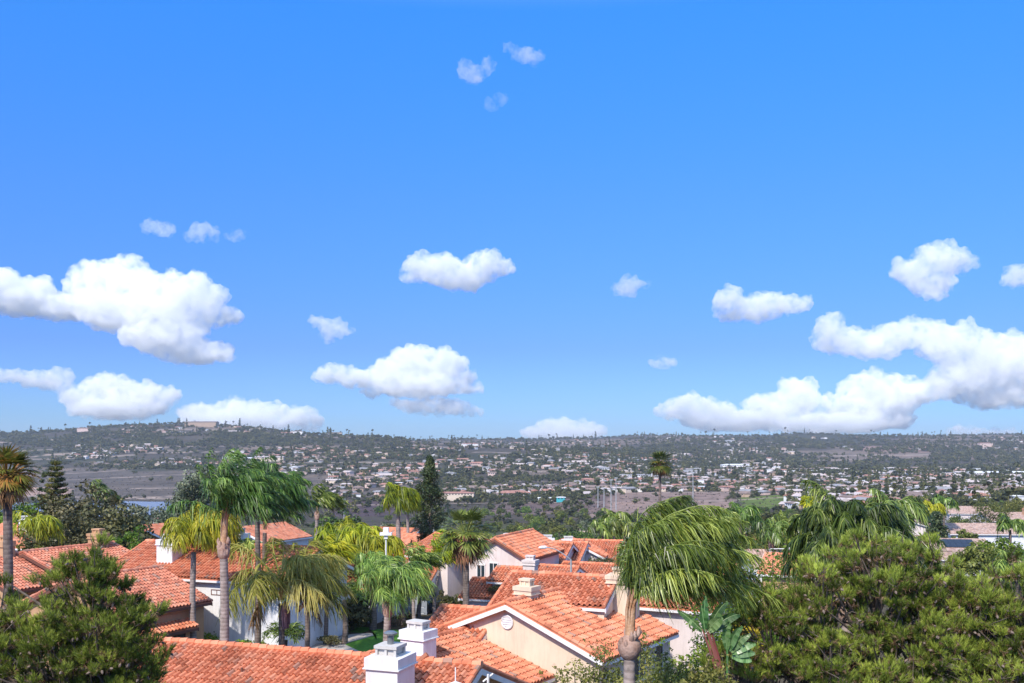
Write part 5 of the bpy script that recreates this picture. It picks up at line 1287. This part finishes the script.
    # far woods as one mass
    def stamp_template(seed, kind):
        r = np.random.default_rng(seed); b = MB()
        if kind == 'cone': C = np.array([[0, 0, z*2.3] for z in (.15, .4, .6, .8, .95)]); rr = np.array([.5, .42, .32, .2, .1])*.9
        elif kind == 'palm': C = np.array([[0, 0, 2.0]]); rr = np.array([.45])
        else:
            C = r.normal(0, .42, (6, 3)); C[:, 2] = .62+.3*r.normal(0, .6, 6); rr = r.uniform(.38, .62, 6)
        leafcloud(b, C, rr, 11, .42, r, .5, .8)
        for c, q in zip(C, rr):   # solid heart of each lobe
            u = np.array([[1, 0, 0], [-1, 0, 0], [0, 1, 0], [0, -1, 0], [0, 0, 1], [0, 0, -1]])*q*.72
            b.add(c+u, [[0, 2, 4, 4], [2, 1, 4, 4], [1, 3, 4, 4], [3, 0, 4, 4], [2, 0, 5, 5], [1, 2, 5, 5], [3, 1, 5, 5], [0, 3, 5, 5]], 0, .3)
        if kind == 'palm': b.tube([(0, 0, -.5), (0, 0, 2.)], .035, 4, 0, 1.)
        return np.concatenate(b.v), np.concatenate([f if f.shape[1] == 4 else f for f in b.f]), np.concatenate(b.t)
    T = [stamp_template(700+k, 'round') for k in range(8)]+[stamp_template(720, 'cone'), stamp_template(721, 'palm')]
    zones = [(-20, 1044, 426, 505, 6500, 640), (640, 1034, 437, 470, 3200, 1500), (0, 300, 430, 446, 1500, 1500), (0, 420, 425, 447, 1500, 1800), (400, 1034, 437, 460, 1500, 1800), (380, 640, 445, 500, 1300, 640), (740, 1034, 468, 512, 800, 640), (-20, 1044, 500, 530, 500, 400), (330, 640, 448, 462, 700, 1500), (100, 260, 462, 470, 240, 1300)]
    al = MB()
    PX = []; PY = []; YM = []
    X_, Y_ = [], []
    for a, b, c, d, n, ym in zones:
        px = rng.uniform(a, b, n); py = rng.uniform(c, d, n); x, y, ok = screen_to_ground(px, py, ym)
        # scrub fields stay almost bare
        bare = ((y > 1050) & (y < 1800) & (px < 425) & ~((py > 462) & (py < 470))) | ((px > 590) & (px < 800) & (y > 690) & (y < 1150)) | ((px > 100) & (px < 190) & (y < 1060))
        dens = vnoise(x, y, 260, 31)*.5+vnoise(x, y, 70, 32)*.5
        ok &= ~(bare & (rng.random(n) > .06)) & (dens > .40)
        X_.append(x[ok]); Y_.append(y[ok])
    hx = np.array([q[1] for q in allh]); hy = np.array([q[0] for q in allh])
    for rep in range(5):
        a_ = rng.uniform(0, 6.28, len(hx)); r_ = rng.uniform(8, 13, len(hx)); X_.append(hx+np.cos(a_)*r_); Y_.append(hy+np.sin(a_)*r_)
    # crest line
    pxs = rng.uniform(-10, 1034, 1100); Yg = np.geomspace(1900, 4800, 260)
    Xg = (pxs[:, None]-512)*Yg[None]/FPX; g_ = (ground(Xg, np.broadcast_to(Yg, Xg.shape))-CZ)/Yg; k = g_.argmax(1)
    yc = Yg[k]*rng.uniform(.97, 1.0, len(k)); X_.append((pxs-512)*yc/FPX); Y_.append(yc)
    X_ = np.concatenate(X_); Y_ = np.concatenate(Y_); G = ground(X_, Y_)
    hs = np.array([(q[1], q[0]) for q in allh])
    S = rng.uniform(.75, 1.35, len(X_))*np.interp(Y_, [600, 1300, 2500], [3.0, 3.7, 4.4])*np.where(rng.random(len(X_)) < .12, 1.5, 1); K = rng.choice(10, len(X_), p=[.118]*8+[.03, .026])
    a = rng.uniform(0, 6.28, len(X_)); tt = rng.normal(0, .16, len(X_))
    for k in range(10):
        i = np.where(K == k)[0]; V, F, t = T[k]
        ca, sa, s = np.cos(a[i])[:, None], np.sin(a[i])[:, None], S[i][:, None]*(1.0 if k < 8 else 1.5)
        v = np.stack([X_[i][:, None]+(V[:, 0]*ca-V[:, 1]*sa)*s, Y_[i][:, None]+(V[:, 0]*sa+V[:, 1]*ca)*s, G[i][:, None]+V[:, 2]*s], -1)
        f = (np.arange(len(i))*len(V))[:, None, None]+F[None]
        al.add(v.reshape(-1, 3), f.reshape(-1, 4), 0, np.clip(t[None]+tt[i][:, None], 0.01, 1).ravel())
    tag(al.obj('far_woods', ['farleaf']), 'unbroken spread of small dark trees over valley and far hills', 'woods', None, 'stuff')
    # low scrub on the bare fields
    sc = MB(); n = 5200
    px = rng.uniform(-10, 1034, n); py = rng.uniform(445, 516, n); x, y, ok = screen_to_ground(px, py, 640); x, y = x[ok], y[ok]
    C = np.stack([x, y, ground(x, y)+.5], 1); leafcloud(sc, C, rng.uniform(1, 2.6, len(C)), 5, 1.6, rng, .5, .8, 1.0, flat=.35)
    tag(sc.obj('dry_scrub', ['scrub']), 'dry grey brown scrub covering the bare fields', 'scrub', None, 'stuff')
    # undergrowth on the near slope
    sc = MB(); n = 2600
    px = rng.uniform(-60, 1084, n); py = rng.uniform(520, 590, n); x, y, ok = screen_to_ground(px, py, 100); x, y = x[ok], y[ok]
    k = ~((px[ok] > 870) & (y < 230)); x, y = x[k], y[k]
    C = np.stack([x, y, ground(x, y)+.4], 1); leafcloud(sc, C, rng.uniform(.6, 1.8, len(C)), 16, .5, rng, .5, .7, 1.0, flat=.5)
    tag(sc.obj('undergrowth', ['midleaf']), 'low green undergrowth on the slope beyond the red roofs', 'undergrowth', None, 'stuff')

# ------------------------------------------------------------------ sky, clouds, air
CLOUDS = [ # label, puffs (px,py,rx,ry), density factor
 ('largest white cloud, high above the lake', [(25, 297, 34, 20), (0, 290, 30, 20), (60, 308, 28, 12), (98, 285, 26, 22), (125, 285, 28, 22), (118, 310, 44, 22), (160, 312, 46, 26), (172, 285, 9, 17), (195, 300, 30, 20), (220, 315, 22, 10), (165, 335, 44, 18), (190, 350, 42, 12), (215, 356, 20, 7)], 1.),
 ('small flat cloud at the left edge under the largest one', [(15, 377, 22, 6), (40, 380, 22, 8), (62, 377, 12, 7), (60, 385, 12, 5)], .7),
 ('puffy cloud above the left crest', [(85, 400, 22, 12), (110, 393, 24, 17), (140, 398, 28, 14), (165, 396, 16, 10), (120, 408, 50, 9)], 1.),
 ('long low cloud behind the flat roofed hilltop building', [(205, 415, 26, 9), (238, 412, 28, 12), (262, 414, 24, 11), (295, 415, 24, 9), (310, 422, 14, 8), (245, 422, 64, 8)], .9),
 ('domed cloud with a grey base in the middle of the sky', [(335, 375, 20, 9), (360, 378, 26, 9), (398, 372, 28, 18), (420, 365, 26, 18), (440, 370, 26, 17), (455, 378, 20, 12), (420, 386, 50, 9), (470, 388, 14, 5), (372, 392, 12, 4)], 1.),
 ('thin flat cloud just below the domed one', [(410, 404, 20, 5), (438, 406, 34, 8), (468, 411, 18, 3.5)], .7),
 ('wide ragged cloud in mid sky above the domed one', [(420, 268, 16, 14), (440, 270, 26, 15), (460, 276, 32, 13), (485, 268, 20, 14), (500, 268, 14, 9), (408, 277, 11, 4), (465, 284, 20, 7)], .9),
 ('little cloud left of the domed one', [(335, 328, 14, 9), (328, 336, 8, 8), (318, 321, 10, 3), (345, 331, 10, 4)], .5),
 ('low dome of cloud resting on the ridge near the centre', [(560, 428, 28, 9), (545, 432, 26, 6), (585, 431, 22, 6), (562, 434, 44, 5)], .9),
 ('long cloud with a rounded head, upper right', [(727, 303, 14, 13), (745, 308, 20, 9), (765, 305, 22, 11), (790, 304, 20, 9), (750, 314, 34, 5)], .85),
 ('tiny cloud left of the long round headed one', [(627, 287, 12, 8), (640, 284, 12, 4), (630, 293, 6, 4)], .5),
 ('puffy cloud high near the right edge', [(915, 272, 22, 13), (935, 262, 24, 15), (955, 264, 16, 11), (930, 282, 24, 12), (935, 293, 14, 7)], .8),
 ('cloud cut by the right edge', [(1018, 275, 14, 11), (1040, 275, 24, 13)], .6),
 ('broad cloud bank climbing to the right edge', [(828, 328, 14, 14), (845, 340, 28, 13), (875, 345, 32, 13), (900, 335, 26, 12), (925, 330, 26, 10), (950, 345, 34, 18), (985, 365, 46, 22), (1020, 358, 36, 22), (1040, 372, 40, 28), (965, 380, 40, 16), (925, 392, 34, 10), (1000, 397, 46, 9)], .8),
 ('heaped cloud row standing on the right ridge', [(690, 408, 26, 13), (715, 412, 26, 10), (672, 412, 18, 8), (765, 405, 22, 10), (798, 400, 22, 18), (780, 412, 34, 12), (740, 420, 60, 8), (865, 388, 22, 16), (885, 400, 34, 20), (850, 405, 22, 14), (870, 418, 50, 10), (820, 424, 60, 8)], 1.),
 ('tiny flat cloud above the heaped row', [(662, 363, 15, 4.5)], .5),
 ('small left puff of the high faint trio over the lake', [(152, 226, 12, 7), (165, 229, 12, 6)], .35),
 ('middle puff of the high faint trio over the lake', [(203, 230, 14, 7), (196, 236, 10, 5), (212, 236, 7, 5)], .35),
 ('faint right puff of the high faint trio over the lake', [(236, 235, 11, 4)], .25),
 ('round tuft of the topmost faint clouds', [(473, 73, 15, 8), (464, 67, 7, 7), (488, 68, 6, 8)], .35),
 ('slanting streak of the topmost faint clouds', [(510, 48, 9, 5), (524, 54, 13, 6), (536, 58, 9, 5)], .35),
 ('faintest tail of the topmost faint clouds', [(490, 105, 6, 6), (499, 98, 8, 5)], .18),
 ('sliver of cloud on the ridge at the right', [(965, 432, 22, 5), (1000, 434, 20, 5)], .6),
]
def clouds():
    tex = bpy.data.textures.new('cloud_billow', 'CLOUDS'); tex.noise_scale = 110; tex.noise_depth = 4; tex.cloud_type = 'GRAYSCALE'; tex.noise_basis = 'ORIGINAL_PERLIN'
    tex2 = bpy.data.textures.new('cloud_fine_billow', 'CLOUDS'); tex2.noise_scale = 42; tex2.noise_depth = 4
    mats = {}
    def cm(df):
        key = round(df, 2)
        if key in mats: return mats[key]
        m, nt, out = newmat('cloud_vapour'); v = N(nt, 'ShaderNodeVolumePrincipled')
        pos = geo_pos(nt); n1 = noise_tex(nt, .011, 9, pos, .68)
        mr = N(nt, 'ShaderNodeMapRange'); mr.inputs[1].default_value = .41; mr.inputs[2].default_value = .62; mr.inputs[3].default_value = 0; mr.inputs[4].default_value = CLOUD_D*df*1.3
        nt.links.new(n1, mr.inputs[0]); nt.links.new(mr.outputs[0], v.inputs['Density']); m.cycles.volume_step_rate = .25
        v.inputs['Color'].default_value = (1, 1, 1, 1); v.inputs['Anisotropy'].default_value = .0
        nt.links.new(v.outputs[0], out.inputs['Volume']); mats[key] = m; return m
    D = 7600.
    for ci, (lab, puffs, df) in enumerate(CLOUDS):
        rng = np.random.default_rng(900+ci); mb = MB()
        bmv = None
        import bmesh
        bm = bmesh.new(); bmesh.ops.create_icosphere(bm, subdivisions=2, radius=1); iv = np.array([v.co[:] for v in bm.verts]); itf = np.array([[q.index for q in f.verts] for f in bm.faces]); bm.free()
        itf = np.hstack([itf, itf[:, -1:]])
        cen = np.mean([P(p[0], p[1], D) for p in puffs], 0)
        for (px, py, rx, ry) in puffs:
            c = P(px, py, D)+[0, rng.normal(0, rx*1.2), 0]; s = D/FPX; R = np.array([rx, (rx+ry)*.6, ry*(1.25 if rx > 40 and ry < 12 else 1)])*s*1.0
            mb.add(c+iv*R, itf)
            n = 9 if df > .6 else 5
            for _ in range(n):
                u = unit(rng.normal(0, 1, 3)); u[2] = abs(u[2])*1.1-.25 if df > .6 else u[2]
                q = rng.uniform(.28, .5)*min(R[0], R[2]*1.3); mb.add(c+unit(u)*R*.86+iv*np.array([q, q, q*.9]), itf)
        o = mb.obj('cloud', [cm(df)], None, cen)
        tag(o, lab, 'cloud', 'white clouds in the blue sky', 'thing')
        small = min(p[3] for p in puffs)
        r = o.modifiers.new('join', 'REMESH'); r.mode = 'VOXEL'; r.voxel_size = 11 if df > .6 else 8; r.use_smooth_shade = True
        e = bpy.data.objects.new('x', None)
        bpy.data.objects.remove(e)
        d = o.modifiers.new('billow', 'DISPLACE'); d.texture = tex; d.texture_coords = 'GLOBAL'; d.strength = 120 if df > .6 else 80; d.mid_level = .45
        d = o.modifiers.new('fine_billow', 'DISPLACE'); d.texture = tex2; d.texture_coords = 'GLOBAL'; d.strength = 80; d.mid_level = .47
        r = o.modifiers.new('seal', 'REMESH'); r.mode = 'VOXEL'; r.voxel_size = 7; r.use_smooth_shade = True
CLOUD_D = .016
SUN_EL, SUN_AZ = 45., 207.   # azimuth clockwise from +Y
def sky():
    w = bpy.data.worlds.new('World'); SC.world = w; w.use_nodes = True; nt = w.node_tree; nt.nodes.clear()
    out = nt.nodes.new('ShaderNodeOutputWorld'); bg = nt.nodes.new('ShaderNodeBackground'); st = nt.nodes.new('ShaderNodeTexSky'); st.sky_type = 'NISHITA'
    st.sun_disc = False; st.sun_elevation = math.radians(SUN_EL); st.sun_rotation = math.radians(SUN_AZ); st.altitude = 100; st.air_density = 1.0; st.dust_density = .3; st.ozone_density = 3.0
    
    tc = nt.nodes.new('ShaderNodeTexCoord'); sp = nt.nodes.new('ShaderNodeSeparateXYZ'); nt.links.new(tc.outputs['Generated'], sp.inputs[0])
    tint = ramp(nt, [(0, (.27, .44, .82)), (.027, (.25, .42, .80)), (.095, (.240, .380, .80)), (.238, (.250, .545, 1.06)), (.40, (.215, .751, 1.38)), (.50, (1.8, 1.75, 1.6)), (1, (2.5, 2.25, 1.9))], sp.outputs[2])  # upper stops brightened and neutral: added fill light from the unseen overhead sky
    mx = nt.nodes.new('ShaderNodeMix'); mx.data_type = 'RGBA'; mx.blend_type = 'MULTIPLY'; mx.inputs[0].default_value = 1
    nt.links.new(st.outputs[0], mx.inputs[6]); nt.links.new(tint, mx.inputs[7]); nt.links.new(mx.outputs[2], bg.inputs[0]); bg.inputs[1].default_value = .15
    nt.links.new(bg.outputs[0], out.inputs[0])
    l = bpy.data.lights.new('sun', 'SUN'); l.energy = 3.9; l.angle = math.radians(1.2); l.color = (1, .93, .83); o = bpy.data.objects.new('sun', l); COL.objects.link(o)
    az, el = math.radians(SUN_AZ), math.radians(SUN_EL)
    d = Vector((math.sin(az)*math.cos(el), math.cos(az)*math.cos(el), math.sin(el))); o.rotation_euler = d.to_track_quat('Z', 'Y').to_euler(); o.location = (0, 0, 60)
def haze():
    mb = MB(); mb.box(-5000, -220, -62, 5000, 5700, 118)
    m, nt, out = newmat('valley_haze'); v = N(nt, 'ShaderNodeVolumePrincipled'); v.inputs['Color'].default_value = (.82, .88, .97, 1); v.inputs['Density'].default_value = .75e-4; v.inputs['Anisotropy'].default_value = .2
    nt.links.new(v.outputs[0], out.inputs['Volume'])
    tag(mb.obj('haze', [m]), 'thin pale blue air over the valley', 'haze', None, 'stuff')

def camera():
    c = bpy.data.cameras.new('camera'); c.lens = 36*FPX/1024; c.sensor_width = 36; c.shift_y = (HOR-341.5)/1024; c.clip_end = 20000; c.clip_start = .1
    o = bpy.data.objects.new('camera', c); COL.objects.link(o); o.location = (0, 0, CZ); o.rotation_euler = (math.pi/2, 0, 0); SC.camera = o

build_terrain()
# lawn, drive and street
def G(px, py): a = Pz(px, py, .0); return (a[0], a[1])
sheet('driveway', [G(290, 650), G(345, 657), G(425, 660), G(430, 630), G(372, 633), G(352, 634), G(335, 638), G(300, 642)], .004, 'concrete')
sheet('lawn', [G(344, 644), G(372, 657), G(398, 657), G(402, 630), G(370, 629), G(376, 635)], .012, 'lawn')
sheet('lawn', [G(346, 632), G(362, 633), G(376, 628), G(350, 626)], .012, 'lawn')
sheet('street', [(-9.5, 84), (2, 80), (6, 92), (-5, 99)], .02, 'asphalt')
if 'nohouse' not in DEV: near_houses()
if 'noplant' not in DEV: near_plants()
street_items()
if 'novalley' not in DEV: valley()
if 'nocloud' not in DEV: clouds()
sky()
if 'nohaze' not in DEV: haze()
camera()
SC.view_settings.view_transform = 'Standard'; SC.view_settings.look = 'None'; SC.view_settings.exposure = EXPO if 'EXPO' in globals() else .4; SC.view_settings.gamma = 1
cy = SC.cycles; cy.volume_bounces = 28; cy.max_bounces = 30; cy.diffuse_bounces = 3; cy.transmission_bounces = 3; cy.use_denoising = True
try: cy.denoiser = 'OPENIMAGEDENOISE'
except Exception: pass
cy.volume_step_rate = 1
